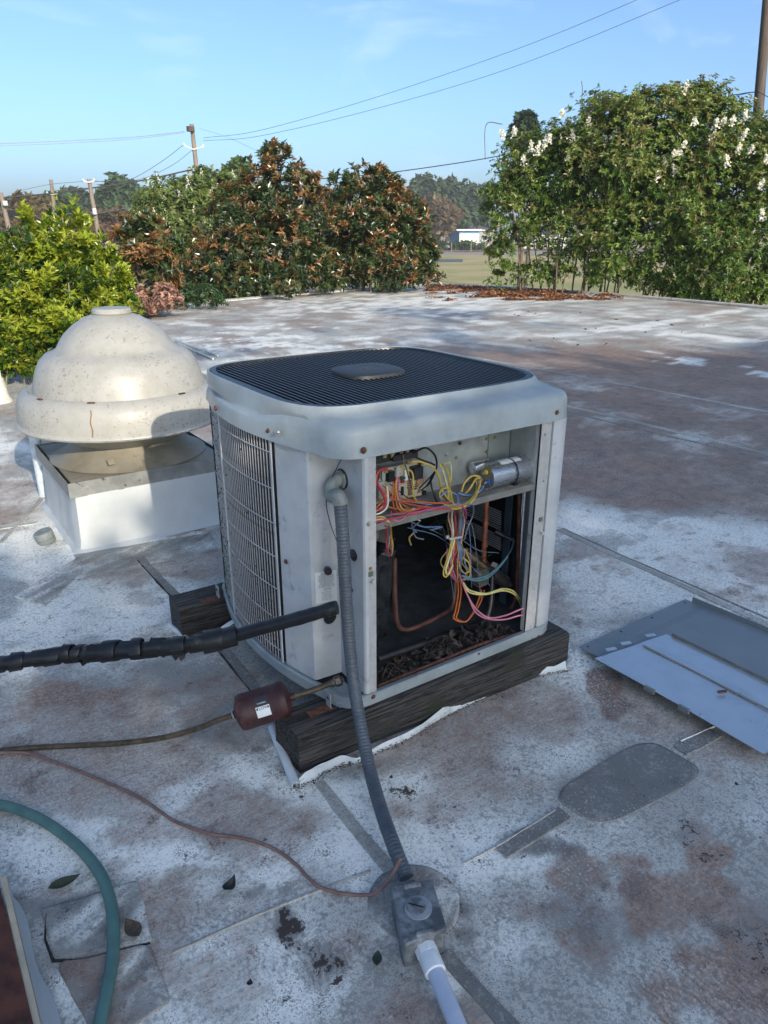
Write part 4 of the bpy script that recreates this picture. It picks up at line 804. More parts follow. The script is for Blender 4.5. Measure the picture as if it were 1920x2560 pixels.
# ================================================================== TIMBERS UNDER THE UNIT
def timber(pts4, z0, z1, label):
    """pts4: plan corners (near-left, near-right, far-right, far-left)"""
    t = MB(); q = [np.array(p, float) for p in pts4]; n1 = 60; vs = []; ring = []
    for i in range(n1 + 1):
        a = i / n1; A_ = q[0] * (1 - a) + q[1] * a; B_ = q[3] * (1 - a) + q[2] * a; sec = []
        for (s_, z) in ((0, z0), (0, z0 + (z1 - z0) * .3), (0, z0 + (z1 - z0) * .6), (0, z1 - .007), (.05, z1), (.35, z1), (.65, z1), (.95, z1), (1, z1 - .007), (1, z0 + (z1 - z0) * .5), (1, z0)):
            p = A_ * (1 - s_) + B_ * s_; w1 = mnoise.noise(Vector((p[0] * 4, s_ * 5 + z * 60, z * 9))) * .0035; nn = (B_ - A_) / np.linalg.norm(B_ - A_)
            p = p + nn * (w1 if s_ < .5 else -w1); sec.append((p[0], p[1], z + (w1 if 0 < s_ < 1 else 0)))
        vs += sec; k = len(sec)
    fs = [(i * k + j, i * k + j + 1, (i + 1) * k + j + 1, (i + 1) * k + j)[::-1] for i in range(n1) for j in range(k - 1)] + [tuple(range(k)), tuple(range(n1 * k + k - 1, n1 * k - 1, -1))]
    o = t.add(vs, fs).build('timber_beam', m_wood); tag(o, label, 'timber', 'timbers the condensing unit stands on'); return o
timber([(-.155, -.012), (.885, -.052), (.890, .085), (-.160, .125)], -.002, .127, 'long weathered timber under the open front of the condensing unit')
timber([(-.180, .865), (.90, .845), (.90, .985), (-.175, 1.0)], -.002, .127, 'weathered timber end sticking out behind the louvred side of the unit')

# white membrane strip curling up in front of the front timber
def ribbon(name, P, Wv, material, parent=None):
    P = np.array(P, float); Wv = np.array(Wv, float); n = len(P); m_ = 6; V = []
    for i in range(n):
        for j in range(m_):
            s_ = j / (m_ - 1); V.append(P[i] + Wv[i] * s_ + np.array([0, 0, .006 * math.sin(s_ * PI) * mnoise.noise(Vector((i * .5, j, 0))) * 2]))
    K = len(V); V += [v - np.array([0, 0, .0025]) for v in V]; F = []
    for i in range(n - 1):
        for j in range(m_ - 1): a = i * m_ + j; f = (a, a + m_, a + m_ + 1, a + 1); F += [f, tuple(x + K for x in f[::-1])]
    for i in range(n - 1):
        for e in (0, m_ - 1): a = i * m_ + e; F.append((a, a + m_, a + m_ + K, a + K))
    return MB().add(V, F, True).build(name, material, parent)
path = [(640, 1698), (665, 1690), (700, 1668), (740, 1650), (775, 1637), (820, 1612), (870, 1592), (915, 1565), (960, 1538), (1000, 1518), (1040, 1500), (1080, 1482), (1120, 1462), (1160, 1450), (1200, 1443), (1225, 1437)]
wid = [.012, .03, .035, .03, .015, .016, .022, .02, .03, .05, .06, .055, .04, .03, .025, .035]
PP = spline([G(x, y + (9 if x > 740 else 0), .004) for x, y in path], 5); ww = np.interp(np.linspace(0, 1, len(PP)), np.linspace(0, 1, len(wid)), wid)
WV = [np.array([0, .42, .9 + .4 * mnoise.noise(Vector((i * .13, 0, 0)))]) * w_ * .85 for i, w_ in enumerate(ww)]
fl = ribbon('membrane_flashing', PP, WV, m_white); tag(fl, 'white membrane strip peeling up along the foot of the front timber', 'flashing')
e0 = G(1225, 1437, .01); cu = [e0 + np.array([.0, 0, 0]), e0 + np.array([.02, -.005, .02]), G(1240, 1415, .03), G(1246, 1400, .05)]
cw = ribbon('membrane_curl', spline(cu, 5), [np.array([.012, .035, .004])] * 16, m_white); cw.parent = fl
dirtv, dirtf = [], []
for i in range(1500):
    t = random.random(); p = PP[int(t * (len(PP) - 1))]; q = p + np.array([random.gauss(0, .012), -abs(random.gauss(.004, .010)), .002]); k = len(dirtv); s_ = random.uniform(.0015, .005)
    for _ in range(3): dirtv.append(q + np.array([random.uniform(-s_, s_), random.uniform(-s_, s_), random.uniform(0, s_)]))
    dirtf.append((k, k + 1, k + 2))
o = stuff(MB().add(dirtv, dirtf).build('dirt_crumbs', m_soot)); o['label'] = 'dark dirt crumbs lying along the peeling white strip'; o['category'] = 'dirt'
def rolltube(a, b, r, label):
    a = np.array(a); b = np.array(b); d = b - a; L_ = np.linalg.norm(d); P = [a + d * t for t in np.linspace(0, 1, 10)]
    o = MB(); prof = [(r, 0), (r * 1.02, L_ * .3), (r * .98, L_ * .7), (r, L_), (r * .86, L_), (r * .86, L_ - .03)]
    o.lathe(prof, a, d, 20, (True, False)).build('membrane_roll', m_white); x = bpy.data.objects[-1] if False else None
    ob = [q for q in C.objects if q.name.startswith('membrane_roll')][-1]; tag(ob, label, 'membrane roll', 'rolled up membrane edges'); return ob
rolltube(G(588, 1572, .012), G(640, 1698, .013), .0135, 'short white rolled tube lying at the left end of the front timber')
rolltube(G(368, 1352, .012), G(418, 1392, .012), .010, 'thin white rolled tube lying by the rear timber end')
sliver = ribbon('membrane_scrap', spline([G(455, 1385, .01), G(480, 1362, .04), G(506, 1345, .07)], 5), [np.array([.004, .012, .01])] * 11, m_white); tag(sliver, 'thin white torn membrane scrap standing up under the louvred side', 'membrane scrap')

# ================================================================== SUCTION LINE, LIQUID LINE
SL = thing('suction_line', 'thick black insulated suction line wrapped in peeling tape, running left from the unit', 'pipe', tuple(PY(726, 1312, .13)))
sp = [(728, 1312, .50), (705, 1318, .49), (640, 1337, .455), (560, 1358, .415), (500, 1375, .385), (430, 1390, .36), (360, 1398, .335), (300, 1402, .32), (220, 1408, .30), (150, 1413, .285), (80, 1422, .27), (0, 1435, .25), (-160, 1465, .22)]
SP = resample(spline([G(*p) for p in sp], 10), .008); nS = len(SP); sx = np.array([proj(p)[0] for p in SP])
rad = np.where(sx > 505, .0185, .0215) + np.array([mnoise.noise(Vector((i * .25, 0, 0))) * .0015 for i in range(nS)])
MB().tube(SP, rad, 16).build('pipe_insulation', m_tape, SL)
random.seed(12)
i = int(np.argmax(sx < 515))
while i < nS - 6:
    L_ = random.randint(4, 8); seg_ = SP[i:i + L_]
    if len(seg_) < 4: break
    T = (seg_[-1] - seg_[0]) / np.linalg.norm(seg_[-1] - seg_[0]); tilt = random.uniform(-.5, .5); r1 = .0235 + random.uniform(0, .0075)
    # a tilted turn of tape that stands off the insulation on one edge
    u = np.cross([0, 0, 1], T); u /= np.linalg.norm(u); v = np.cross(T, u); c0, c1 = seg_[0], seg_[-1]; V = []; n_ = 22
    for k in range(n_ + 1):
        a = 2 * PI * k / n_; rr = r1 + .0045 * mnoise.noise(Vector((math.cos(a) * 2, math.sin(a) * 2, i * .7)))
        for c, q in ((c0, rr * .93), (c0 * .9 + c1 * .1, rr), (c0 * .2 + c1 * .8, rr * 1.03), (c1, rr * random.uniform(.95, 1.12))): V.append(c + T * (math.cos(a + tilt * 3) * tilt * .036) + (u * math.cos(a) + v * math.sin(a)) * q)
    F = [(k * 4 + j, k * 4 + j + 1, k * 4 + j + 5, k * 4 + j + 4) for k in range(n_) for j in range(3)]
    MB().add(V, F, True).build('tape_wrap', m_tape, SL); i += L_ - random.randint(-3, 3) if L_ > 4 else L_
for k in range(5):                                                # torn tape ends hanging off
    q_ = SP[random.randint(int(np.argmax(sx < 500)), nS - 20)]; a = random.uniform(-2.6, -.4); n_ = np.array([.3 * math.cos(a), -abs(math.cos(a)), math.sin(a)]); n_ /= np.linalg.norm(n_); t_ = np.array([-.8, .5, 0]); ln = random.uniform(.006, .014); b_ = q_ + n_ * .024
    MB().add([b_ - t_ * .012, b_ + t_ * .014, b_ + t_ * random.uniform(-.004, .012) + n_ * ln * .6 + np.array([0, 0, -ln]), b_ - t_ * .008 + n_ * ln * .3 + np.array([0, 0, -ln * .5])], [(0, 1, 2, 3)], True).build('tape_flap', m_tape, SL)
LLn = thing('liquid_line', 'thin tarnished copper line with a dark red filter drier by the timber end', 'pipe', tuple(G(570, 1523, .15)))
lp = [(742, 1466, .21), (722, 1473, .205), (690, 1486, .19), (660, 1496, .18), (630, 1505, .17)]
MB().tube(spline([G(*p) for p in lp], 8), .0085, 12).build('copper_pipe', m_line, LLn)
MB().lathe([(.011, 0), (.016, .003), (.016, .018), (.012, .022), (.012, .030), (.009, .034)], G(738, 1468, .21), G(700, 1482, .195) - G(738, 1468, .21), 6).build('flare_nut', mat('nut_bronze', (.11, .09, .07), .4, metal=.5), LLn)
d0, d1 = G(628, 1506, .17), G(508, 1543, .135); dl = np.linalg.norm(d1 - d0); rd = .053
dr = MB().lathe([(.010, -.012), (.012, 0), (.030, .004), (rd * .93, .012), (rd, .022), (rd, .035), (rd * .985, .037), (rd * .985, dl - .037), (rd, dl - .035), (rd, dl - .022), (rd * .93, dl - .012), (.030, dl - .004), (.012, dl), (.010, dl + .012)], d0, d1 - d0, 36).build('filter_drier', m_drier, LLn)
T = (d1 - d0) / dl; tow = CW - (d0 + d1) / 2; tow /= np.linalg.norm(tow); fr = tow - T * (tow @ T); fr /= np.linalg.norm(fr); upv = np.cross(T, fr) 
if upv[2] < 0: upv = -upv
def dpt(s_, ang, r_=rd + .0006): return d0 + T * s_ + r_ * (fr * math.cos(ang) + upv * math.sin(ang))
def curved(s0, s1, a0, a1, m_, name):
    V = []; n_ = 8
    for k in range(n_ + 1):
        a = R(a0 + (a1 - a0) * k / n_); V += [dpt(s0, a), dpt(s1, a)]
    return MB().add(V, [(2 * k, 2 * k + 1, 2 * k + 3, 2 * k + 2) for k in range(n_)], True).build(name, m_, dr)
curved(dl * .36, dl * .60, 0, 32, m_ink, 'drier_label'); curved(dl * .36, dl * .60, -34, 0, m_pvc, 'drier_label')
text_on('label_text', 'FLOW', .011, dpt(dl * .48, R(-6), rd + .0025), -T, upv, m_ink, dr)
for s_, sgn in ((.385, 1), (.575, -1)):
    a = dpt(dl * s_, R(-6), rd + .0022); MB().add([a + T * .004 * sgn * -1, a + upv * .004 + T * sgn * .001, a - upv * .004 + T * sgn * .001], [(0, 1, 2)]).build('label_arrow', m_ink, dr)
text_on('label_text', 'REVERSIBLE', .005, dpt(dl * .48, R(9), rd + .0025), -T, upv, m_pvc, dr)
lp2 = [(508, 1543, .135), (470, 1556, .115), (430, 1572, .09), (380, 1587, .065), (330, 1597, .045), (250, 1606, .03), (150, 1611, .018), (60, 1616, .012), (0, 1622, .011), (-140, 1640, .011)]
MB().tube(spline([G(*p) for p in lp2], 8), .0085, 12).build('copper_pipe', m_line, LLn)
MB().lathe([(.0095, 0), (.0135, .002), (.0135, .004), (.0095, .008)], G(506, 1543, .135), T, 14).build('solder_joint', m_zinc, LLn)
# thermostat wire
tw = [(-60, 1632), (0, 1626), (60, 1627), (130, 1650), (230, 1690), (300, 1722), (345, 1752), (380, 1775), (450, 1800), (510, 1808), (560, 1820), (600, 1838), (640, 1868), (665, 1895), (690, 1915), (725, 1927), (770, 1933), (808, 1930)]
P = [G(x, y, .007 if 0 < x < 790 else .02) for x, y in tw] + [G(835, 1905, .05), G(852, 1880, .08), G(866, 1852, .11)]
MB().tube(spline(P, 7), .0042, 8).build('low_voltage_wire', m_twire); tag(C.objects['low_voltage_wire'], 'thin brown jacketed wire snaking over the roof to the junction box', 'wire')
# thin black wire beside the conduit elbow
P = [PX(741, 985, .06), PX(728, 1010, .05), PX(714, 1040, .04), PX(705, 1085, .03), PX(712, 1125, .04), PX(722, 1155, .05), PX(730, 1175, .07)]
MB().tube(spline(P, 7), .0013, 5).build('control_wire', WM_['black'], AC)

# ================================================================== CONDUIT, JUNCTION BOX, PVC
CT = thing('flexible_conduit', 'grey ribbed flexible conduit hanging from the unit down to the junction box', 'conduit', tuple(PY(733, 1060, .05)))
h = PX(739, 1035, .077)
MB().lathe([(.026, 0), (.027, .003), (.027, .009), (.023, .011)], h, (-1, 0, 0), 8).build('lock_nut', m_elbow, CT)
MB().lathe([(.029, 0), (.0295, .003), (.027, .004)], h + np.array([.001, 0, 0]), (-1, 0, 0), 20).build('sealing_washer', m_black, CT)
ep = [h + [-.006, 0, 0], h + [-.022, -.001, -.001], h + [-.036, -.006, -.012], h + [-.040, -.012, -.035], PY(732, 1073, .045), PY(735, 1085, .042)]
MB().tube(spline(ep, 6), [.019] * 12 + [.0195] * 19, 16).build('elbow_fitting', m_elbow, CT)
cpts = [PY(734, 1078, .044), PY(740, 1150, .035), PY(744, 1225, .028), PY(748, 1300, .02), PY(754, 1380, .005), PY(762, 1460, -.02), PY(776, 1550, -.075), PY(797, 1655, -.175), PY(822, 1745, -.30), PY(850, 1825, -.42), G(878, 1896, .038)]
CP = resample(spline(cpts, 12), .0016); ph = np.arange(len(CP)); rr = .0170 + .0011 * (np.sin(ph * 2 * PI / 6) > 0)
MB().tube(CP, rr, 18).build('conduit_tube', m_conduit, CT); MB().lathe([(.021, 0), (.0215, .012), (.019, .014)], CP[0] - [0, 0, .0], CP[6] - CP[0], 18).build('conduit_ferrule', m_elbow, CT)
JB = thing('junction_box', 'mottled grey cast conduit junction box sitting on a round roof patch', 'junction box', (-.18, -.6, 0))
zt = .072; q = [G(x, y, zt)[:2] for x, y in [(845, 1915), (932, 1898), (965, 2005), (873, 2040)]]
m_jb = mat('weathered_zinc_box', (.23, .25, .26), .55, metal=.2, var=.25, scale=45, dirt=(.09, .10, .105), dirt_scale=16, dirt_th=(.42, .62), bmp=.3)
def quadring(q, z, s_):
    c = sum(q) / 4; return [(*(c + (p - c) * s_), z) for p in rnd(q)]
def rnd(q): return [np.array(p) for p in rounded([tuple(p) for p in q], .09, 4)]
ring_loft('box_body', [quadring(q, .001, 1.0), quadring(q, zt - .016, 1.0), quadring(q, zt - .014, 1.03), quadring(q, zt - .004, 1.03), quadring(q, zt, .97)], m_jb, JB, True)
c = sum(q) / 4; ex_ = q[1] - q[0]; ey_ = q[3] - q[0]; P3 = np.array([*(c + ey_ * -.0), zt])
m_jbl = mat('zinc_plug', (.26, .29, .32), .5, var=.08, scale=60)
MB().lathe([(.030, -.001), (.030, .0035), (.026, .0045)], P3, (0, 0, 1), 28).build('cover_boss', m_jbl, JB); pg = MB().lathe([(.0215, .004), (.0215, .0065), (.020, .007)], P3 + [-.003, .004, 0], (0, 0, 1), 28).build('cover_plug', m_jb, JB)
MB().box(P3 + [-.003, .004, .0072], (.034, .0028, .0012), [[.62, .78, 0], [-.78, .62, 0], [0, 0, 1]]).build('plug_slot', m_black, pg)
for a, b in ((.08, .07), (.92, .07), (.08, .93), (.92, .93)): p = q[0] * (1 - a) * (1 - b) + q[1] * a * (1 - b) + q[2] * a * b + q[3] * (1 - a) * b; screw((p[0], p[1], zt), (0, 0, 1), .003, m_jb, JB, 'cover_screw')
for b in (.05, .93): p = q[0] * .5 * (1 - b) + q[1] * .5 * (1 - b) + q[2] * .5 * b + q[3] * .5 * b; MB().cyl((p[0] - ex_[0] * .2, p[1] - ex_[1] * .2, zt - .004), (p[0] + ex_[0] * .2, p[1] + ex_[1] * .2, zt - .004), .009, 12).build('hub_boss', m_jb, JB)
hd = np.array([*(q[0] + q[1]) / 2, .038]); MB().lathe([(.026, 0), (.026, .008), (.021, .010), (.021, .022)], hd, CP[-20] - CP[-1], 8).build('conduit_hub', m_jb, JB)
PV = thing('pvc_conduit', 'pale blue-grey plastic conduit leaving the junction box through a white coupling', 'conduit', tuple(np.array([*(q[2] + q[3]) / 2, .03])))
s0 = np.array([*(q[2] + q[3]) / 2, .038]); s1 = G(985, 2212, .026); s1 = s1 + (s1 - s0) * 1.5; s1[2] = .022; dv = (s1 - s0) / np.linalg.norm(s1 - s0)
MB().lathe([(.024, 0), (.024, .018)], s0, dv, 8).build('pipe_coupling', m_pvc, PV); MB().lathe([(.0215, .016), (.0225, .019), (.0225, .055), (.019, .056)], s0, dv, 24).build('pipe_coupling', m_pvc, PV)
MB().tube([s0 + dv * .05, s1], .0175, 20).build('pvc_pipe', m_pvcb, PV)
# garden hose
hp = [(-80, 1728), (0, 1738), (60, 1757), (110, 1783), (170, 1830), (215, 1885), (238, 1945), (245, 2010), (243, 2070), (233, 2130), (218, 2200), (200, 2290)]
zz = [.02] * 4 + [.022] * 8
MB().tube(spline([G(x, y, .019) for x, y in hp], 10), .0132, 18).build('garden_hose', m_hose); tag(C.objects['garden_hose'], 'faded green hose curving across the lower left of the roof', 'hose')

# ================================================================== LOOSE PANELS
m_p1 = mat('panel_inside_grey', (.19, .225, .24), .38, var=.06, scale=5, dirt=(.11, .13, .14), dirt_scale=3, bmp=.03)
m_p2 = mat('bare_galvanised_sheet', (.50, .57, .62), .30, metal=.55, var=.05, scale=8, dirt=(.30, .31, .29), dirt_scale=4, dirt_th=(.58, .8), bmp=.03)
P1 = thing('service_panel', 'large grey service panel lying inside up on the roof, under the bare metal sheet', 'metal panel', (1.3, -.2, 0))
A_, B_, Cc = G(1250, 1397, .018), G(1480, 1294, .024), G(1659, 1368, .024); dr_ = (Cc - B_) / np.linalg.norm(Cc - B_); B2 = B_ + dr_ * .85; A2 = A_ + dr_ * .85
MB().sheet([A_, A2, B2, B_], .002, 24, 10, lambda a, b: (.004 if .08 < b < .94 and a > .1 else 0) + .004 * math.sin(a * 5)).build('panel_sheet', m_p1, P1)
e1 = B_ + dr_ * .03; e2 = B2; MB().sheet([e1, e2, e2 + [0, 0, .022], e1 + [0, 0, .022]], .002).build('panel_flange', m_p1, P1)
for t in (.04, .33, .62, .95): p = A_ * (1 - t) + B_ * t + dr_ * .02; MB().lathe([(.004, 0), (.004, .002), (.002, .0025)], p + [0, 0, .001], (0, 0, 1), 8).build('panel_hole', m_rust if t in (.04, .95) else m_black, P1)
P2 = thing('metal_sheet', 'bluish bare metal cover sheet with two clips, lying over the larger grey panel', 'metal panel', (1.1, -.4, .03))
a0, a1 = G(1285, 1422, .050), G(1440, 1369, .045); b0 = G(1650, 1627, .040); dd = (b0 - a0) / np.linalg.norm(b0 - a0); a2 = a1 + dd * np.linalg.norm(b0 - a0) * .99
MB().sheet([a0, b0, a2, a1], .0018, 30, 10, lambda a, b: .0045 * sm(.58, .63, b) - .006 * b + .003 * math.sin(a * 4)).build('cover_sheet', m_p2, P2)
l1, l2 = a1, a2; up = np.array([0, 0, .012]); MB().sheet([l1 + dd * .02, l2, l2 + up, l1 + dd * .02 + up], .002).build('sheet_flange', m_shelf, P2)
for (x, y) in ((1320, 1402), (1352, 1389), (1405, 1372)):
    p = G(x, y, .048); MB().box(p, (.040, .016, .002), [[.95, .3, 0], [-.3, .95, 0], [0, 0, 1]]).build('sheet_tab', m_p2, P2)
for x, y in ((1403, 1490), (1477, 1532)):
    p = G(x, y, .048); MB().box(p, (.010, .036, .016), [[dd[1], dd[0], 0], [-dd[0], dd[1], 0], [0, 0, 1]]).build('sheet_clip', mat('clip_galv', (.22, .24, .23), .5, metal=.3), P2)
p = G(1560, 1494, .052); MB().box(p, (.03, .008, .006), [[.9, .4, 0], [-.4, .9, 0], [0, 0, 1]]).build('sheet_latch', m_rust, P2)
MB().sheet([a0 * .42 + a1 * .58 + dd * .02 + [0, 0, .004], a0 * .42 + a1 * .58 + dd * .62 + [0, 0, .005], a0 * .40 + a1 * .60 + dd * .62 + [0, 0, .005], a0 * .40 + a1 * .60 + dd * .02 + [0, 0, .004]], .003).build('sheet_crease', mat('crease_rust', (.25, .22, .18), .5), P2)

# ================================================================== EXHAUST FAN AND CURB
m_dome = speckled('dome_aluminium', (.39, .385, .345), (.22, .215, .19), 75, (.62, .68), 4.5, .42, None, (.34, .33, .285))
m_bowl = mat('fan_base_metal', (.30, .275, .215), .45, metal=.15, var=.1, scale=8, dirt=(.17, .15, .10), dirt_scale=5, dirt_th=(.5, .75))
FC = (.082, 2.30)
EF = thing('exhaust_fan', 'domed speckled aluminium exhaust fan on a white curb, left of the condensing unit', 'exhaust fan', (FC[0], FC[1], .34))
prof = [(.0, 1.047), (.085, 1.045), (.132, 1.030), (.190, .995), (.237, .953), (.264, .915), (.279, .890), (.296, .876), (.335, .862), (.365, .834), (.388, .790), (.404, .739), (.412, .705), (.416, .690), (.426, .688), (.440, .700), (.462, .692), (.485, .668), (.498, .635), (.502, .590), (.503, .552), (.511, .546), (.514, .536), (.508, .527), (.500, .533), (.48, .56)]
pz = [(r_, z) for r_, z in prof]
dome = MB().lathe(pz, (FC[0], FC[1], 0), seg=96, cap=(False, False)).build('dome_hood', m_dome, EF)
MB().lathe([(.088, 1.043), (.094, 1.048), (.094, 1.060), (.086, 1.070), (.07, 1.072), (.0, 1.072)], (FC[0], FC[1], 0), seg=40, cap=(False, False)).build('dome_cap', m_dome, dome)
MB().lathe([(.495, .540), (.34, .52), (.30, .49), (.282, .455), (.270, .430)], (FC[0], FC[1], 0), seg=64, cap=(False, False)).build('wind_band', m_bowl, EF)
MB().lathe([(.255, .440), (.262, .425), (.285, .405), (.33, .368), (.39, .342)], (FC[0], FC[1], 0), seg=64, cap=(False, False)).build('venturi_base', m_bowl, EF)
hx = .385; MB().box((FC[0], FC[1], .333), (hx * 2 - .02, hx * 2 - .02, .012)).build('base_plate', m_bowl, EF)
CB = thing('roof_curb', 'white membrane wrapped curb with a metal rim under the exhaust fan', 'roof curb', (FC[0], FC[1], 0))
m_curbm = mat('curb_membrane', (.50, .53, .525), .5, var=.05, scale=6, dirt=(.42, .42, .37), dirt_scale=4, dirt_th=(.6, .8), bmp=.3)
rg = []
for z, o_ in ((.0, .035), (.015, .012), (.05, .004), (.15, .0), (.275, -.004)):
    rr = []
    for k in range(80):
        a = 2 * PI * k / 80; c, s_ = math.cos(a), math.sin(a); kk = (abs(c) ** 24 + abs(s_) ** 24) ** (-1 / 24); wv = mnoise.noise(Vector((k * .7, z * 4, 0))) * .006 * (1 if c < -.6 else .3); rr.append((FC[0] + (hx + o_ + wv) * kk * c, FC[1] + (hx + .012 + o_ + wv) * kk * s_, z))
    rg.append(rr)
ring_loft('curb_skirt', rg, m_curbm, CB)
m_rim = mat('curb_rim_metal', (.27, .28, .26), .45, metal=.3, var=.15, scale=14, dirt=(.035, .035, .035), dirt_scale=13, dirt_th=(.62, .66))
for (cx, cy, sx_, sy_) in ((0, -hx - .006, 2 * hx + .02, .003), (0, hx + .006, 2 * hx + .02, .003), (-hx - .008, 0, .003, 2 * hx + .006), (hx + .008, 0, .003, 2 * hx + .006)):
    MB().box((FC[0] + cx, FC[1] + cy, .308), (sx_, sy_, .072)).build('curb_rim', m_rim, CB)
for x in (193, 394): p = PY(x, 1083 if x == 193 else 1040, FC[1] - hx - .008); p[2] = .31 ; screw(p, (0, -1, 0), .007, m_rim, CB)
# name plate on the venturi base (flat, no readable print)
p = PY(318, 992, FC[1] - .345); MB().box((p[0], FC[1] - .292, .394), (.105, .0025, .026), [[1, 0, 0], [0, -.55, .83], [0, .83, .55]]).build('name_plate', mat('plate_metal', (.38, .36, .30), .35, metal=.4), EF)
p = PY(243, 992, FC[1] - .345); MB().box((p[0], FC[1] - .308, .389), (.030, .0025, .034), [[1, 0, 0], [0, -.55, .83], [0, .83, .55]]).build('maker_mark', mat('mark_metal', (.27, .245, .19), .4), EF)
for a in (238, 203, 292): 
    x, y = FC[0] + .452 * math.cos(R(a)), FC[1] + .452 * math.sin(R(a)); MB().box((x, y, .700), (.032, .014, .004), [[-math.sin(R(a)), -math.cos(R(a)), 0], [math.cos(R(a)), -math.sin(R(a)), 0], [0, 0, 1]]).build('hood_clip', m_rust if a != 292 else m_black, EF)
st = []
for k in range(9): z = .672 - k * .015; a = R(238.5) + .006 * math.sin(k * 1.3); rr_ = float(np.interp(z, [.552, .59, .635, .668, .692], [.5045, .5035, .4995, .4865, .464])); st += [(FC[0] + rr_ * math.cos(a - .006), FC[1] + rr_ * math.sin(a - .006), z), (FC[0] + rr_ * math.cos(a + .006), FC[1] + rr_ * math.sin(a + .006), z)]
MB().add(st, [(2 * k, 2 * k + 1, 2 * k + 3, 2 * k + 2) for k in range(8)]).build('rust_run', mat('rust_run', (.24, .15, .07), .7), EF)
# small ringed vent plug beside the curb
b = G(103, 1172); o = thing('vent_plug', 'small grey ringed plug on the membrane beside the fan curb', 'vent cap', tuple(b)); ax_ = np.array([-.25, .0, 1])
MB().lathe([(.040, .0), (.043, .006), (.043, .020), (.036, .026), (.034, .030)], b, ax_, 24).build('plug_ring', m_elbow, o); MB().lathe([(.036, .028), (.044, .032), (.044, .058), (.040, .064), (.030, .065), (.0, .060)], b, ax_, 24, (True, False)).build('plug_ring', m_elbow, o)
# white vent pipe at the left edge, pipe behind curb, pipes behind the dome
b = G(-6, 868); o = thing('vent_pipe', 'short white flashed vent pipe at the far left edge of the roof', 'vent pipe', tuple(b)); MB().lathe([(.13, 0), (.105, .05), (.085, .20), (.075, .215)], b, (0, 0, 1), 24).build('pipe_boot', mat('boot_cream', (.62, .60, .50), .6), o); MB().lathe([(.072, .2), (.072, .27), (.062, .275), (.062, .24)], b, (0, 0, 1), 24).build('pipe_top', m_pvc, o)
o = MB().tube([(-.285, 2.84, 0), (-.285, 2.84, .46), (-.26, 2.82, .52)], .032, 16).build('drain_pipe', mat('pale_blue_pipe', (.55, .62, .66), .4)); tag(o, 'white upright pipe standing behind the left corner of the fan curb', 'pipe')
for k, (x0, y0, x1, y1) in enumerate(((380, 735, 470, 768), (385, 742, 460, 775))):
    o = MB().tube([G(x0, y0, .03), G(x1, y1, .02)], .012, 10).build('conduit_run', mat('pale_green_pipe', (.50, .55, .52), .45)); tag(o, ['pale conduit lying on the roof just behind the dome, the farther of two', 'pale conduit lying on the roof just behind the dome, the nearer of two'][k], 'pipe')

# ================================================================== RUSTY EQUIPMENT CURB, LOWER LEFT
RB = thing('rusted_curb', 'rusted steel equipment base with cream flashing in the bottom left corner', 'equipment base', (-1.1, -.3, 0))
m_rustb = mat('rusted_plate', (.10, .032, .018), .7, var=.4, scale=18, dirt=(.045, .018, .014), dirt_scale=7, bmp=.4); m_cream = mat('cream_flashing', (.50, .43, .30), .6, var=.1, scale=10, dirt=(.35, .25, .12), dirt_scale=6, dirt_th=(.5, .7))
MB().sheet([(-.915, -.02, .085), (-.905, -.9, .085), (-1.5, -.9, .42), (-1.5, -.02, .42)], .004, 6, 6).build('rust_plate', m_rustb, RB)
MB().sheet([(-.915, -.02, .0), (-.915, -.02, .085), (-1.5, -.02, .42), (-1.5, -.02, .0)], .004).build('rust_end', m_rustb, RB)
MB().box((-.903, -.46, .044), (.012, .88, .082)).build('cream_band', m_cream, RB)
ft = [(-.896, -.03 - k * .035, .075 + .004 * math.sin(k)) for k in range(24)]; fb = [(-.886 + .005 * math.sin(k * .9) + k * .0018, -.03 - k * .035, .006) for k in range(24)]
fm = [((a[0] * .75 + b[0] * .25), a[1], a[2] * .25 + .008) for a, b in zip(ft, fb)]
MB().add(ft + fm + fb, [(k, k + 1, 24 + k + 1, 24 + k) for k in range(23)] + [(24 + k, 25 + k, 49 + k, 48 + k) for k in range(23)], True).build('flashing_skirt', m_curbm, RB)
for x, y in ((62, 2078), (64, 2128), (92, 2225)): p = PX(x, y, -.885); screw((-.886, p[1], .055), (1, 0, .3), .008, m_elbow, RB)

# ================================================================== LEAVES AND CRUMBS ON THE ROOF
def leaf(px, py, L_, wd, ang, col, label, curl=.25):
    c = G(px, py, .006); d = np.array([math.cos(ang), math.sin(ang), 0]); e = np.array([-d[1], d[0], 0]); n_ = 9; V = []
    for i in range(n_):
        t = i / (n_ - 1); hw = wd * math.sin(PI * t ** .8) * .5 + .0006; z = .004 + L_ * curl * (t - .5) ** 2 * 2
        for s_ in (-1, -.5, 0, .5, 1): V.append(c + d * L_ * (t - .5) + e * hw * s_ + np.array([0, 0, z + abs(s_) * hw * .5]))
    F = [(i * 5 + j, (i + 1) * 5 + j, (i + 1) * 5 + j + 1, i * 5 + j + 1) for i in range(n_ - 1) for j in range(4)]
    o = MB().add(V, F, True).build('fallen_leaf', mat('leaf_' + label.split()[0] + str(int(px)), col, .6, var=.25, scale=120)); tag(o, label, 'leaf')
leaf(141, 1912, .072, .030, .0, (.035, .045, .018), 'dull green fallen leaf lying above the hose bend, near the left edge')
leaf(287, 2012, .062, .034, 1.75, (.09, .065, .04), 'brown fallen leaf lying on the membrane patch right of the hose', .3)
leaf(497, 1920, .045, .028, .6, (.02, .025, .022), 'small dark curled leaf lying left of the brown wire', .8)
leaf(815, 2075, .035, .020, .9, (.03, .045, .03), 'small dark green leaf scrap left of the junction box')
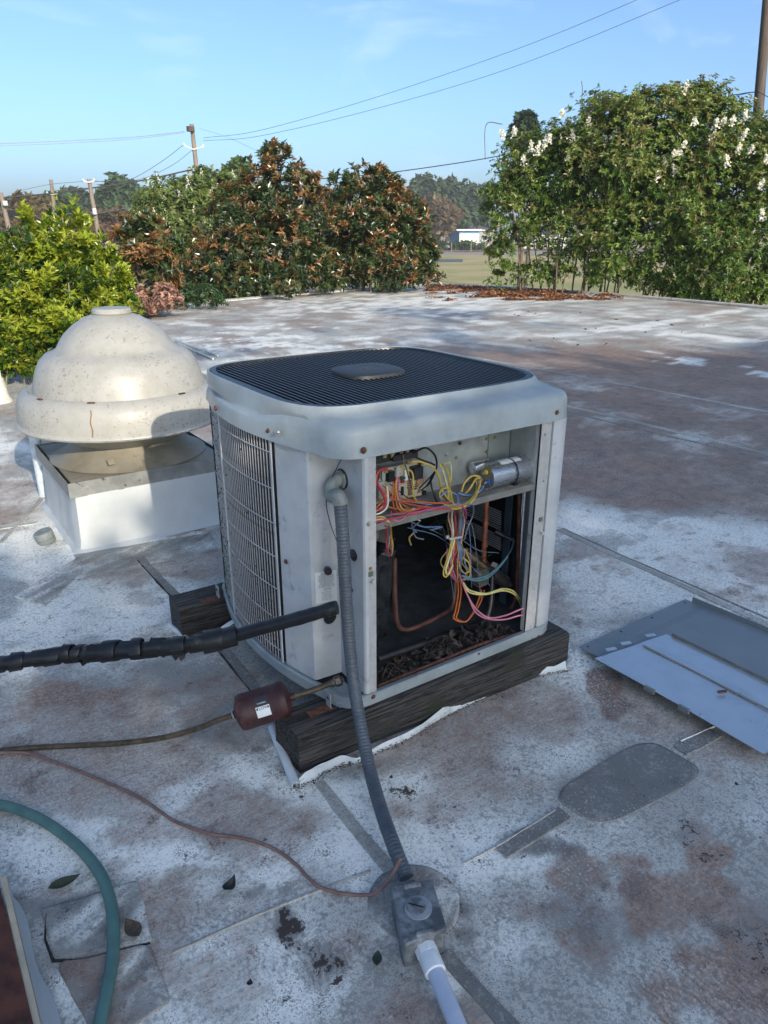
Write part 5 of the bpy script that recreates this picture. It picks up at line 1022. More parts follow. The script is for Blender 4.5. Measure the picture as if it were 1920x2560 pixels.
leaf(845, 1683, .012, .010, .9, (.015, .01, .01), 'tiny black crumb of debris right of the conduit', .8)
leaf(540, 2128, .014, .012, .9, (.02, .012, .01), 'round black seed lying on the lower roof lap', .8)
leaf(1622, 1970, .014, .012, .9, (.04, .045, .045), 'small grey pebble on the roof right of the dark patch', .8) if False else leaf(1590, 1700 - 2, .013, .011, .9, (.04, .045, .045), 'small grey crumb near the right edge below the loose sheet', .8)
cv, cf = [], []
for i in range(340):
    P = G(random.uniform(0, 1659), random.uniform(1250, 2212), .004); s_ = random.uniform(.0007, .0022); k = len(cv)
    for _ in range(4): cv.append(P + np.array([random.uniform(-s_, s_), random.uniform(-s_, s_), random.uniform(-s_, s_) + .002]))
    cf += [(k, k + 1, k + 2), (k, k + 2, k + 3), (k, k + 3, k + 1), (k + 1, k + 3, k + 2)]
o = stuff(MB().add(cv, cf).build('grit', m_soot)); o['label'] = 'dark grit and crumbs scattered over the roof membrane'; o['category'] = 'grit'

# ================================================================== FAR LEAF DRIFT
def kites(C_, D_, N_, L_, W_, cup=.15):
    """leaf kites: centre base C_, direction D_, side normal N_, lengths, widths -> V (4n,3), F (n,4)"""
    S = np.cross(D_, N_); S /= np.linalg.norm(S, axis=1)[:, None] + 1e-9
    L_ = L_[:, None]; W_ = W_[:, None]; up = np.cross(S, D_)
    b = C_; t = C_ + D_ * L_ - up * L_ * cup; l = C_ + D_ * L_ * .45 + S * W_ * .5 + up * W_ * .18; r = C_ + D_ * L_ * .45 - S * W_ * .5 + up * W_ * .18
    V = np.stack([b, r, t, l], 1).reshape(-1, 3); n = len(C_); F = np.arange(4 * n).reshape(n, 4); return V, F
def unit(v): return v / (np.linalg.norm(v, axis=-1, keepdims=True) + 1e-9)
def drift(n, region, L_, cols, name, label, z=.006, spread=1):
    u = rng.uniform(region[0], region[2], n * 6); v = rng.uniform(region[1], region[3], n * 6)
    P = np.array([G(a, b, z) for a, b in zip(u, v)])
    c = ((u - (region[0] + region[2]) / 2) / ((region[2] - region[0]) / 2)); 
    dens = fbm(P[:, 0] * 1.5, P[:, 1] * 2.2, 4); yc = region[1] + (region[3] - region[1]) * (.5 + .12 * c); e = np.sqrt(c ** 2 + ((v - yc) / ((region[3] - region[1]) / 2)) ** 2)
    keep = (dens - .33 - .22 * e > rng.random(n * 6) * .2)
    ins = (P[:, 0] < 13.25) & (P[:, 1] < np.interp(P[:, 0], fx_, fy_) - .12)
    P = P[keep & ins][:n]; n = len(P)
    D = unit(np.stack([rng.normal(size=n), rng.normal(size=n), rng.normal(size=n) * .35], 1)); N_ = unit(np.stack([rng.normal(size=n) * .4, rng.normal(size=n) * .4, np.ones(n)], 1))
    P[:, 2] += rng.random(n) * .03
    V, F = kites(P, D, N_, rng.uniform(.6, 1.3, n) * L_, rng.uniform(.35, .6, n) * L_); col = np.array(cols)[rng.integers(0, len(cols), n)] * rng.uniform(.7, 1.3, (n, 1))
    o = stuff(np_mesh(name, V, F, M_DEAD, None, cols=np.repeat(col, 4, axis=0))); o['label'] = label; o['category'] = 'leaves'; return o
M_DEAD = foliage('dead_leaves', .1, .6); 
drift(8000, (920, 614, 1345, 650), .085, [(.22, .085, .03), (.13, .055, .03), (.34, .15, .05), (.08, .04, .025)], 'leaf_drift', 'rust brown drift of fallen leaves at the far corner of the roof')
drift(22, (1100, 650, 1650, 760), .07, [(.05, .03, .02)], 'stray_leaves', 'few dark stray leaves lying on the far roof')

# ================================================================== FOLIAGE
M_MAG = foliage('magnolia_leaf', .08, .28, None, .6)
M_MYR = foliage('myrtle_leaf', .25, .38)
M_BUSH = foliage('holly_leaf', .32, .30)
M_FAR = foliage('far_leaf', .2, .6, None, .2)
m_bark = mat('bark', (.12, .09, .07), .9, var=.3, scale=10, bmp=.5); m_barkr = mat('myrtle_bark', (.17, .095, .065), .7, var=.25, scale=8, dirt=(.28, .21, .16), dirt_scale=3); m_barkg = mat('grey_bark', (.24, .22, .19), .8, var=.2, scale=10)
M_FLOWER = foliage('white_flower', .15, .7, None, .2)
def lobes_w(lobes, dist, depth=1.0):
    out = []
    for l in lobes:
        x, y, rx, ry = l[:4]; dd = dist + (l[4] if len(l) > 4 else 0); c = PD(x, y, dd); k = dd / FD * 1.05
        out.append((c, rx * k, ry * k, rx * k * depth))
    return out
FH = unit(np.array([AF[0], AF[1], 0.0])); RH = np.array([FH[1], -FH[0], 0.0])
def shell(lobes, n, inner=.45, clump=0, clump_s=.12):
    """points through the outer volume of a set of ellipsoids with their outward directions"""
    vol = np.array([l[1] * l[2] * .5 * (l[1] + l[3]) for l in lobes]) ** .75; pick = rng.choice(len(lobes), n, p=vol / vol.sum())
    d = unit(rng.normal(size=(n, 3))); r = inner + (1 - inner) * rng.random(n) ** .45
    if clump:
        kk = max(3, n // clump); cp_ = rng.choice(len(lobes), kk, p=vol / vol.sum()); cd_ = unit(rng.normal(size=(kk, 3))); cr_2 = .62 + .38 * rng.random(kk) ** .7; q_ = rng.integers(0, kk, n); fr_ = rng.random(n) < (.62 if clump >= 40 else .78)
        pick = np.where(fr_, cp_[q_], pick); dd2 = cd_[q_] * cr_2[q_][:, None] + rng.normal(size=(n, 3)) * clump_s; r2 = np.linalg.norm(dd2, axis=1); d = np.where(fr_[:, None], unit(dd2), d); r = np.where(fr_, r2, r * .9)
    cs = np.array([l[0] for l in lobes])[pick]; R3 = np.array([(l[1], l[3], l[2]) for l in lobes])[pick]
    wob = 1 + .25 * (fbm(d[:, 0] * 2.5 + pick * 3.1 + 20, d[:, 2] * 2.5 + d[:, 1] * 1.7 + 9, 3) - .5) * 2
    o = d * R3 * (r * wob)[:, None]; P = cs + RH * o[:, :1] + FH * o[:, 1:2] + np.array([0, 0, 1.0]) * o[:, 2:3]
    od = d / R3; O = unit(RH * od[:, :1] + FH * od[:, 1:2] + np.array([0, 0, 1.0]) * od[:, 2:3]); return P, O, r
def sprays(P, O, per, L_, wd, shoot, droop=0., up=.3, spread=.9, size_var=.3):
    """each point carries a short shoot with leaves along it"""
    n = len(P); ax = unit(O + np.array([0, 0, up]) + rng.normal(size=(n, 3)) * .35); idx = np.repeat(np.arange(n), per); t = rng.random(n * per)
    side = unit(rng.normal(size=(n * per, 3))); A_ = ax[idx]; side = unit(side - A_ * (side * A_).sum(1)[:, None])
    c = P[idx] + A_ * (t * shoot)[:, None] + np.array([0, 0, -droop]) * (t ** 2 * shoot)[:, None] * 1.5; D = unit(A_ * (1 - spread + .5 * t[:, None]) + side * spread + np.array([0, 0, -droop]) * .8)
    N_ = unit(A_ + rng.normal(size=(n * per, 3)) * .35 + np.array([0, 0, .3])); ll = L_ * (1 + size_var * rng.normal(size=n * per)).clip(.5, 1.6)
    V, F = kites(c, D, N_, ll, ll * wd, .15); return V, F, idx, t
def inroof(P, m=.25):
    """True where a point would hang inside the building"""
    x, y, z = P[:, 0], P[:, 1], P[:, 2]
    ins = (y < 7.05 + m) & (x < 13.4 + m) | ((x > 1.4 - m) & (x < 13.4 + m) & (y < np.interp(x, fx_, fy_) + m)); return ins & (z < .12)
def branches(base, tips, r0, m_, root, name='branch', bend=.15, n=None):
    for tp in tips:
        b = np.array(base) + rng.normal(size=3) * [.12, .12, 0]; mid = (b + tp) / 2 + rng.normal(size=3) * np.linalg.norm(tp - b) * bend * .5; mid[2] += .1 * np.linalg.norm(tp - b)
        P = spline([b, b * .7 + mid * .3, mid, tp], 5); MB().tube(P, np.linspace(r0, r0 * .22, len(P)), 7).build(name, m_, root)
def tree(name, label, cat, lobes, dist, n, per, L_, wd, shoot, pal, matl, base, r0, bark, droop=0, up=.3, spread=.9, tipcol=None, tipfrac=0, inner=.5, depth=.9, group=None, nbr=7, flowers=0, fl_size=.05, trunk=True, bn='branch', clump=22, clump_s=.13, ext=.90):
    lobes = [(l[0], l[1], l[2] * ext, l[3] * ext) for l in lobes]
    lw = lobes_w(lobes, dist, depth); T = thing(name, label, cat, (base[0], base[1], base[2]), group)
    P, O, r = shell(lw, n, inner, clump, clump_s); k = ~inroof(P); P, O, r = P[k], O[k], r[k]
    V, F, idx, t = sprays(P, O, per, L_, wd, shoot, droop, up, spread)
    base_c = np.array(pal)[rng.integers(0, len(pal), len(P))] * (rng.uniform(.75, 1.25, (len(P), 1)))
    if tipcol is not None:
        zf = (P[:, 2] - P[:, 2].min()) / np.ptp(P[:, 2]); pr = tipfrac * (r > .78) * (.35 + 1.3 * zf) * (fbm(P[:, 0] * 4.3 + P[:, 1] * 2, P[:, 2] * 4.3, 3) > .40)
        m_ = rng.random(len(P)) < pr; base_c[m_] = np.array(tipcol)[rng.integers(0, len(tipcol), m_.sum())]
    col = base_c[idx] * rng.uniform(.8, 1.2, (len(idx), 1)); c4 = np.repeat(col, 4, axis=0)
    stuff(np_mesh('crown', V, F, matl, T, cols=c4))
    tips = [lw[i % len(lw)][0] + rng.normal(size=3) * lw[i % len(lw)][1] * .4 for i in range(nbr)]
    if trunk:
        mt = np.array([base[0], base[1], base[2] + .3 * (lw[0][0][2] - base[2])]); MB().tube(spline([base, (np.array(base) + mt) / 2 + [.03, .02, 0], mt], 4), np.linspace(r0, r0 * .8, 9), 10).build('trunk', bark, T); branches(mt, tips, r0 * .5, bark, T)
    else: branches(base, tips, r0, bark, T, bn)
    if flowers:
        Pf, Of, rf_ = shell(lw, flowers * 6, .93); zt_ = np.array([max(l[0][2] + l[2] for l in lw)]); tocam = unit(CW - Pf); k = ((Of * tocam).sum(1) > .1) & (Of[:, 2] > -.15) & (~inroof(Pf)); Pf, Of = Pf[k][:flowers], Of[k][:flowers]
        idx = np.repeat(np.arange(len(Pf)), 26); tt_ = rng.random(len(idx)); ax_ = unit(Of + [0, 0, .8]); c = Pf[idx] + ax_[idx] * (tt_ * fl_size * 3.4)[:, None] + rng.normal(size=(len(idx), 3)) * (fl_size * .42 * (1.15 - tt_))[:, None]
        V, F = kites(c, unit(rng.normal(size=c.shape)), unit(rng.normal(size=c.shape)), np.full(len(c), fl_size * .62), np.full(len(c), fl_size * .5)); cc_ = np.tile([[.74, .72, .60]], (len(V), 1)) * np.repeat(rng.uniform(.8, 1.1, (len(c), 1)), 4, axis=0)
        stuff(np_mesh('blossom', V, F, M_FLOWER, T, cols=cc_))
    return T
def gbase(x, dist): p = PD(x, 600, dist); return (p[0], p[1], ZG)
# bright evergreen bush close to the roof edge
tree('bright_bush', 'bright yellow-green evergreen bush rising beyond the near roof edge at the far left', 'bush',
     [(150, 525, 38, 55), (152, 470, 15, 36), (55, 575, 45, 62), (198, 570, 36, 52), (95, 560, 52, 60), (100, 650, 95, 90), (10, 660, 55, 90), (200, 650, 62, 75), (20, 740, 80, 90), (140, 720, 90, 80), (235, 610, 30, 50), (-50, 640, 60, 90), (245, 680, 40, 50)], 8.0, 6200, 11, .052, .48, .13,
     [(.13, .19, .012), (.085, .15, .014), (.05, .10, .012), (.19, .22, .02), (.03, .07, .012)], M_BUSH, gbase(90, 8.2), .022, m_barkg, clump=26, clump_s=.09, up=.9, spread=.62, inner=.35, nbr=26, trunk=False, tipcol=[(.34, .38, .04), (.27, .34, .03)], tipfrac=1.0)
mag_pal = [(.030, .055, .016), (.04, .07, .02), (.024, .048, .014), (.06, .09, .022), (.085, .09, .025)]; mag_tip = [(.24, .12, .04), (.28, .155, .065), (.19, .10, .035), (.11, .085, .03), (.07, .085, .025)]
tree('magnolia_tree', 'small magnolia with orange-brown leaf tips between the bright bush and the far myrtle', 'magnolia',
     [(300, 500, 38, 32), (338, 535, 26, 28), (262, 535, 24, 24), (365, 528, 22, 16), (305, 570, 50, 50), (290, 630, 60, 45), (345, 600, 35, 45)], 14.2, 620, 13, .115, .42, .08, mag_pal, M_MAG, gbase(305, 14.4), .035, m_barkg, up=.9, spread=.75, tipcol=mag_tip, tipfrac=1.5, inner=.35, nbr=9, trunk=False)
tree('magnolia_tree', 'tallest magnolia of the group, pointed crown tipped with orange-brown leaves', 'magnolia',
     [(604, 360, 34, 40), (612, 410, 62, 52), (655, 395, 28, 35), (540, 440, 60, 40), (600, 480, 105, 70), (500, 490, 65, 50), (640, 530, 70, 80), (560, 560, 120, 80), (470, 590, 80, 50), (420, 610, 55, 32), (690, 590, 50, 60), (600, 620, 130, 40)], 17.5, 4600, 12, .105, .40, .09, mag_pal, M_MAG, gbase(600, 17.8), .09, m_barkg, up=.9, spread=.75, tipcol=mag_tip, tipfrac=.62, inner=.45, nbr=12, ext=.97)
tree('magnolia_tree', 'broad magnolia with rusty leaf tips standing left of the blue shed', 'magnolia',
     [(775, 392, 36, 36), (738, 400, 26, 30), (830, 408, 38, 34), (790, 450, 85, 50), (865, 470, 55, 45), (815, 520, 95, 60), (885, 520, 50, 50), (905, 560, 42, 42), (850, 580, 90, 42), (755, 570, 50, 60), (880, 590, 60, 26)], 18.5, 3900, 12, .105, .40, .09, mag_pal, M_MAG, gbase(810, 18.8), .09, m_barkg, up=.9, spread=.75, tipcol=mag_tip, tipfrac=.6, inner=.45, nbr=12, ext=.95)
myr_pal = [(.10, .18, .028), (.13, .21, .03), (.07, .13, .022), (.17, .23, .04), (.05, .095, .018)]
tree('crape_myrtle', 'round crape myrtle with small white blossoms far behind the small magnolia', 'crape myrtle',
     [(400, 430, 85, 42), (455, 400, 60, 28), (345, 450, 45, 45), (395, 480, 95, 45), (490, 420, 40, 38), (380, 515, 55, 30)], 34, 5600, 10, .15, .45, .22, [(.13, .18, .035), (.10, .145, .03), (.16, .20, .05)], M_MYR, gbase(405, 34), .10, m_bark, droop=.3, inner=.4, nbr=6, flowers=42, fl_size=.10)
BM = gbase(1290, 18.2); BM = (BM[0], BM[1], ZG)
mt = tree('crape_myrtle', 'very large white-flowering crape myrtle with many bare stems beyond the right roof edge', 'crape myrtle',
     [(1440, 330, 185, 125), (1300, 370, 145, 105), (1165, 395, 105, 80), (1130, 345, 62, 52), (1195, 310, 60, 42), (1110, 465, 75, 75), (1560, 400, 145, 130), (1480, 235, 85, 45), (1335, 255, 70, 42), (1600, 540, 140, 90), (1420, 490, 160, 75), (1250, 495, 110, 58), (1650, 340, 75, 65), (1560, 600, 120, 50), (1085, 560, 30, 28), (1085, 598, 34, 10), (1190, 575, 60, 22), (1440, 585, 80, 38), (1330, 580, 70, 20), (1160, 590, 60, 16)], 18.5, 24000, 11, .074, .44, .15,
     myr_pal, M_MYR, BM, .05, m_barkr, droop=.4, up=.6, spread=.75, inner=.5, depth=.55, nbr=0, trunk=False, flowers=30, fl_size=.035, clump=60, clump_s=.09, ext=.93, tipcol=[(.19, .24, .05), (.22, .25, .07), (.17, .15, .04)], tipfrac=.5)
for i in range(30):                                              # the bare reddish stems
    x0 = 1250 + rng.normal() * 70; b = np.array(PD(x0, 690, 18.6 + rng.uniform(-.5, .7))); x1 = np.clip(x0 + (x0 - 1230) * rng.uniform(.3, .9) + rng.normal() * 30, 1120, 1500); tp = PD(x1, rng.uniform(400, 500), 18.9 + rng.uniform(-.6, .6)); b[2] = -2.0
    mid = (b + tp) / 2 + rng.normal(size=3) * [.22, .22, .1]; q1 = (b + mid) / 2 + rng.normal(size=3) * .08; P = spline([b, q1, mid, tp], 6); MB().tube(P, np.linspace(rng.uniform(.028, .05), .010, len(P)), 6).build('stem', m_barkr, mt)
FP = [(1175, 318), (1188, 308), (1150, 325), (1163, 330), (1215, 252), (1270, 272), (1308, 312), (1320, 305), (1338, 315), (1352, 300), (1378, 325), (1475, 318), (1468, 335), (1450, 345), (1458, 372), (1435, 362), (1592, 330), (1085, 300), (1112, 292), (1478, 200), (1560, 268), (1548, 275), (1580, 270), (1608, 262), (1620, 330), (1640, 405), (1570, 360), (1500, 268), (1420, 385), (1240, 300), (1225, 345), (1130, 350), (1655, 350), (1648, 475), (1600, 300), (1535, 305)]
cF = []; 
for (x, y) in FP:
    c0_ = PD(x, y, 17.55); ax_ = unit(np.array([rng.normal() * .3, rng.normal() * .3, 1.0]) - FH * .3); m_ = 60; t_ = rng.random(m_); sz_ = rng.uniform(.45, .9); cF.append(c0_ + ax_ * (t_ * .24 * sz_)[:, None] + rng.normal(size=(m_, 3)) * (.045 * sz_ * (1.15 - t_))[:, None])
cF = np.concatenate(cF); V, F = kites(cF, unit(rng.normal(size=cF.shape)), unit(rng.normal(size=cF.shape)), np.full(len(cF), .05), np.full(len(cF), .045)); stuff(np_mesh('blossom', V, F, M_FLOWER, mt, cols=np.tile([[.80, .78, .66]], (len(V), 1))))
for (x, y, x2, y2, x3, y3) in ((1048, 345, 1050, 270, 1085, 268), (1255, 230, 1258, 195, 1256, 175)):
    MB().tube(spline([PD(x, y, 17.4), PD(x2, y2, 17.4), PD(x3, y3, 17.4)], 6), .010, 4).build('twig', m_bark, mt)
# low dead-leaved shrub beyond the roof edge, behind the dome
tree('dead_shrub', 'low shrub of pinkish dead leaves beyond the roof edge, below the small magnolia', 'bush', [(230, 655, 50, 26), (340, 645, 60, 22), (290, 655, 50, 25)], 13.4, 500, 10, .07, .6, .08, [(.38, .22, .16), (.28, .16, .12), (.20, .12, .09)], M_FAR, gbase(290, 13.5), .03, m_bark, nbr=5, trunk=False)
tree('green_shrub', 'dark green low shrub beyond the roof edge under the tallest magnolia', 'bush', [(395, 640, 45, 26), (450, 640, 40, 20)], 14.6, 420, 9, .07, .35, .08, [(.03, .07, .02), (.05, .09, .03)], M_MYR, gbase(410, 14.8), .03, m_bark, nbr=4, trunk=False)
# far trees, one by one
far = [(250, 425, 32, 38, 150, (.06, .10, .035)), (285, 432, 26, 34, 165, (.045, .075, .035)), (262, 455, 26, 24, 150, (.05, .085, .03)), (130, 452, 42, 22, 140, (.05, .085, .03)), (165, 438, 28, 22, 170, (.05, .075, .035)), (70, 450, 26, 16, 130, (.13, .10, .04)), (20, 462, 36, 14, 160, (.06, .08, .035)), (215, 455, 20, 16, 150, (.035, .06, .03)),
       (515, 375, 22, 14, 70, (.08, .13, .03)), (905, 425, 26, 32, 210, (.055, .085, .04)), (935, 420, 30, 36, 215, (.07, .10, .04)), (965, 420, 26, 36, 220, (.055, .085, .04)), (995, 430, 24, 34, 215, (.045, .075, .035)), (1030, 440, 30, 36, 220, (.045, .07, .035)), (890, 445, 20, 26, 190, (.07, .085, .04)), (945, 462, 40, 26, 170, (.12, .085, .045)), (985, 462, 36, 20, 190, (.06, .09, .04)), (1137, 276, 12, 20, 60, (.035, .065, .03)), (1122, 296, 13, 14, 60, (.04, .07, .03)), (700, 450, 30, 30, 190, (.05, .075, .035)), (850, 440, 30, 20, 200, (.05, .075, .035))]
desc = ['tall pale green tree on the skyline right of the leaning pole', 'dusky rounded tree on the skyline next to the far myrtle', 'lower green tree under the tall pale one on the left skyline', 'wide green tree on the skyline above the bright bush', 'darker tree behind the leaning pole on the left skyline', 'yellowish autumn tree on the far left skyline', 'low dark tree at the left end of the skyline', 'small dark tree right of the leaning pole', 'treetop peeping over the far myrtle, left of the tallest magnolia', 'leftmost tall pine above the blue shed', 'second tall pine from the left above the blue shed', 'tallest middle pine above the blue shed', 'fourth tall pine above the blue shed', 'dark pine beside the large crape myrtle', 'small pine touching the broad magnolia', 'reddish brown tree in front of the far pines', 'green tree just above the blue shed roof', 'dark treetop showing over the left shoulder of the large crape myrtle', 'lower dark treetop showing over the left shoulder of the large crape myrtle', 'hazy tree seen between the two big magnolias', 'hazy tree just right of the broad magnolia top']
for i, (x, y, rx, ry, d, c) in enumerate(far):
    lo = [(x + rng.normal() * rx * .35, y + ry * (k / 4 - .4), rx * (.55 + .12 * k), ry * .5) for k in range(4)] + [(x, y + ry * .9, rx * .9, ry * .5)]
    tree('skyline_tree', desc[i], 'tree', lo, d, 420, 7, d * .0075, .6, d * .008, [c, tuple(a * .8 for a in c), tuple(a * 1.2 for a in c)], M_FAR, gbase(x, d), d * .003, m_bark, inner=.4, nbr=3)
tree('hedge_row', 'long reddish brown row of shrubs behind the houses at the left', 'hedge', [(x, 492 + 4 * math.sin(x), 32, 22) for x in range(165, 300, 22)] + [(x, 482, 26, 14) for x in range(-40, 60, 22)], 120, 1500, 7, .7, .6, .8, [(.13, .075, .04), (.10, .07, .035), (.07, .06, .03)], M_FAR, gbase(230, 120), .2, m_bark, inner=.4, nbr=4, trunk=False)
tree('trackside_bushes', 'low green bushes in front of the blue shed by the railway', 'bush', [(x, 536, 20, 8) for x in range(940, 1050, 16)], 160, 500, 7, .6, .6, .7, [(.04, .07, .025), (.06, .085, .03)], M_FAR, gbase(990, 160), .1, m_bark, inner=.3, nbr=3, trunk=False)
# trees standing behind the camera: they throw the shade over the near roof
def shade_tree(xa, xb, fn, n, label, L0=14.0, sz=.27):
    tdir = np.array([SUN_DIR[0], SUN_DIR[1], 0]); tdir /= np.linalg.norm(tdir); tan = math.tan(R(SUN_EL))
    xg = rng.uniform(xa, xb, n * 3); yg = rng.uniform(-5, 12, n * 3); k = rng.random(n * 3) < fn(xg, yg); xg, yg = xg[k][:n], yg[k][:n]; m = len(xg)
    Ld = L0 + rng.uniform(-1.6, 1.6, m) + yg; P = np.stack([xg + tdir[0] * Ld, yg + tdir[1] * Ld, Ld * tan], 1)
    V, F = kites(P, unit(rng.normal(size=(m, 3))), unit(rng.normal(size=(m, 3))), rng.uniform(.7, 1.3, m) * sz, rng.uniform(.6, .9, m) * sz)
    bx = (xa + xb) / 2 + tdir[0] * L0; T = thing('shade_tree', label, 'tree', (bx, -L0, ZG), 'trees behind the camera')
    stuff(np_mesh('crown', V, F, M_MYR, T, cols=np.tile([[.05, .085, .025]], (len(V), 1)) * rng.uniform(.7, 1.3, (len(V), 1))))
    MB().tube([(bx, -L0, ZG), (bx + .1, -L0, ZG + 4.5), (bx, -L0 + .2, 5.0)], [.3, .22, .08], 10).build('trunk', m_bark, T)
def edge(x):                                                      # how far up the roof (y) the shade reaches
    return np.interp(x, [-4, -1.2, -.75, -.45, -.1, .15, .9, 1.4, 4, 6, 9, 14], [1.1, 1.35, 1.5, 1.62, 1.65, 2.25, 2.35, 3.0, 3.9, 3.7, 3.6, 3.9])
def shade_fn(xg, yg):
    e = edge(xg) + (fbm(xg * 1.6 + 3, yg * 1.2, 3) - .5) * .9; core = 1 - sm(-.30, .30, yg - e) + .6 * (yg < 1.2)
    blot = .35 * sm(.56, .66, fbm(xg * .55 + 11, yg * .42 + 5, 3)) * (xg > 1.5) * (1 - sm(9.5, 11, yg)) * sm(4.2, 5.0, yg)
    return np.maximum(core, blot)
sh_l = ['leafy tree behind the camera, left of the row', 'leafy tree behind the camera, middle of the row', 'leafy tree behind the camera, right of the row', 'leafy tree behind the camera, far right of the row']
for (xa, xb), l_ in zip(((-5, -1), (-1, 3), (3, 8), (8, 14)), sh_l): shade_tree(xa, xb, shade_fn, int(4200 * (xb - xa) / 4), l_)

# ================================================================== POLES AND WIRES
m_pole = mat('pole_wood', (.22, .18, .14), .85, var=.2, scale=3, stretch=(8, 8, .6)); m_poled = mat('pole_wood_dark', (.09, .07, .055), .85, var=.25, scale=3, stretch=(8, 8, .6)); m_ins = mat('insulator', (.55, .56, .55), .4)
def pole(x0, y0, x1, y1, d, r, label, arms=(), m_=m_pole, extra=None):
    a = PD(x0, y0, d); b = PD(x1, y1, d); dz = (b - a) / (b[2] - a[2]); f = a + dz * (ZG - a[2]); T = thing('utility_pole', label, 'utility pole', tuple(f)); MB().tube([f, (f + a) / 2, a], [r * 1.25, r * 1.1, r * .85], 12).build('pole_shaft', m_, T)
    s_ = d / FD
    for (ax, ay, bx, by, cx, cy, mm) in arms:
        MB().tube([PD(ax, ay, d - r * 1.2), PD(cx, cy, d - r * 1.2), PD(bx, by, d - r * 1.2)], r * .32, 6).build('crossarm', mm, T)
        for (qx, qy) in ((ax, ay), (bx, by)): p = PD(qx, qy, d - r * 1.2); MB().lathe([(r * .35, 0), (r * .5, r * .4), (r * .3, r * .8), (0, r * 1.2)], p, (0, 0, 1), 8).build('insulator', m_ins, T)
    return T
p1 = pole(414, 268, 426, 378, 60, .17, 'tallest distant pole with a drooping crossarm, above the far crape myrtle', [(398, 315, 439, 317, 418, 323, m_ins), (405, 281, 418, 279, 411, 280, m_pole)])
MB().cyl(PD(411, 273, 59.7), PD(412, 284, 59.7), .28, 10).build('transformer', m_poled, p1); MB().cyl(PD(410, 364, 59.6), PD(411, 376, 59.6), .2, 10).build('junction_can', m_flange, p1)
p2 = pole(192, 387, 216, 525, 52, .14, 'leaning pole with a white can, above the bright bush', [(180, 391, 204, 391, 192, 394, m_ins)]); MB().cyl(PD(203, 450, 51.7), PD(205, 463, 51.7), .13, 10).build('transformer', m_ins, p2); MB().tube([PD(198, 462, 51.7), PD(188, 452, 51.5), PD(184, 448, 51.5)], .05, 6).build('lamp_arm', m_poled, p2)
pole(110, 388, 116, 440, 75, .17, 'pole left of the leaning one, bare with small arm', [(102, 418, 124, 418, 113, 420, m_ins)])
p4 = pole(1, 416, 22, 505, 55, .15, 'pole with white can at the far left edge'); MB().cyl(PD(10, 434, 54.6), PD(12, 444, 54.6), .16, 10).build('transformer', m_ins, p4)
pole(80, 420, 84, 460, 130, .15, 'thin pale pole farthest away above the bright bush')
p5 = pole(689, 368, 691, 470, 95, .17, 'pole seen between the two big magnolias', [(682, 371, 697, 371, 689, 372, m_pole)])
pole(948, 436, 949, 475, 170, .2, 'tiny double-armed pole in front of the far pines', [(938, 438, 958, 438, 948, 438, m_ins)])
pole(1661, -40, 1634, 290, 20.5, .115, 'thick dark pole at the upper right edge behind the crape myrtle', (), m_poled)
m_cab = mat('cable', (.05, .05, .055), .6); m_cabl = mat('bright_cable', (.38, .42, .46), .4, metal=.5)
def cable(pts, r, m_, label, n=8):
    P = spline([PD(*p) for p in pts], n); o = MB().tube(P, [r * np.linalg.norm(p - CW) / 50 for p in P], 6).build('overhead_cable', m_); tag(o, label, 'cable'); return o
cable([(439, 298, 60), (560, 282, 58), (800, 214, 52), (1100, 112, 46), (1370, 2, 40), (1600, -110, 36)], .012, m_cab, 'upper of the two thin cables sweeping from the tall distant pole to the top right')
cable([(439, 304, 60), (560, 294, 58), (800, 238, 52), (1100, 148, 46), (1463, 2, 40), (1700, -100, 36)], .012, m_cab, 'lower of the two thin cables sweeping from the tall distant pole to the top right')
cable([(-20, 430, 58), (20, 426, 57), (110, 418, 56), (200, 406, 55), (310, 389, 55), (412, 367, 59.5)], .045, m_cab, 'thick sagging cable from the left edge up to the tall distant pole')
cable([(426, 368, 59.5), (470, 375, 57), (560, 383, 54), (690, 386, 50), (760, 381, 45), (840, 373, 40), (950, 358, 35), (1056, 341, 31), (1200, 312, 27), (1520, 222, 22), (1600, 203, 21), (1640, 198, 20.3)], .028, m_cab, 'thick cable from the tall distant pole across to the crape myrtle and the right pole')
cable([(1640, 196, 20.3), (1600, 205, 21), (1570, 214, 21), (1545, 217, 21.5)], .012, m_cab, 'short thin cable looping left off the thick dark pole')
cable([(1638, 198, 20.3), (1665, 212, 20), (1700, 225, 20)], .02, m_cab, 'cable leaving the thick dark pole to the right')
cable([(-20, 311, 62), (150, 304, 62), (290, 296, 61), (398, 284, 60)], .018, m_cabl, 'pale cable from the left edge to the top of the tall distant pole')
cable([(-20, 316, 62), (150, 309, 62), (290, 300, 61), (400, 286, 60)], .014, m_cabl, 'paler lower cable just under the one to the top of the tall pole')
cable([(204, 391, 52), (270, 392, 54), (340, 355, 57), (398, 312, 60)], .014, m_cab, 'thin sagging cable from the leaning pole to the crossarm of the tall pole')
cable([(204, 392, 52), (300, 388, 55), (370, 358, 58), (418, 322, 60)], .012, m_cab, 'lower thin sagging cable from the leaning pole to the tall pole')
cable([(430, 277, 60), (500, 300, 64), (600, 345, 75), (690, 371, 94)], .010, m_cabl, 'faint pale cable from the tall pole down to the pole between the magnolias')
cable([(116, 460, 60), (200, 462, 55), (290, 446, 50)], .012, m_cabl, 'pale low cable crossing behind the leaning pole')
cable([(40, 412, 70), (110, 398, 75), (180, 392, 52)], .010, m_cab, 'thin cable between the two poles at the left')
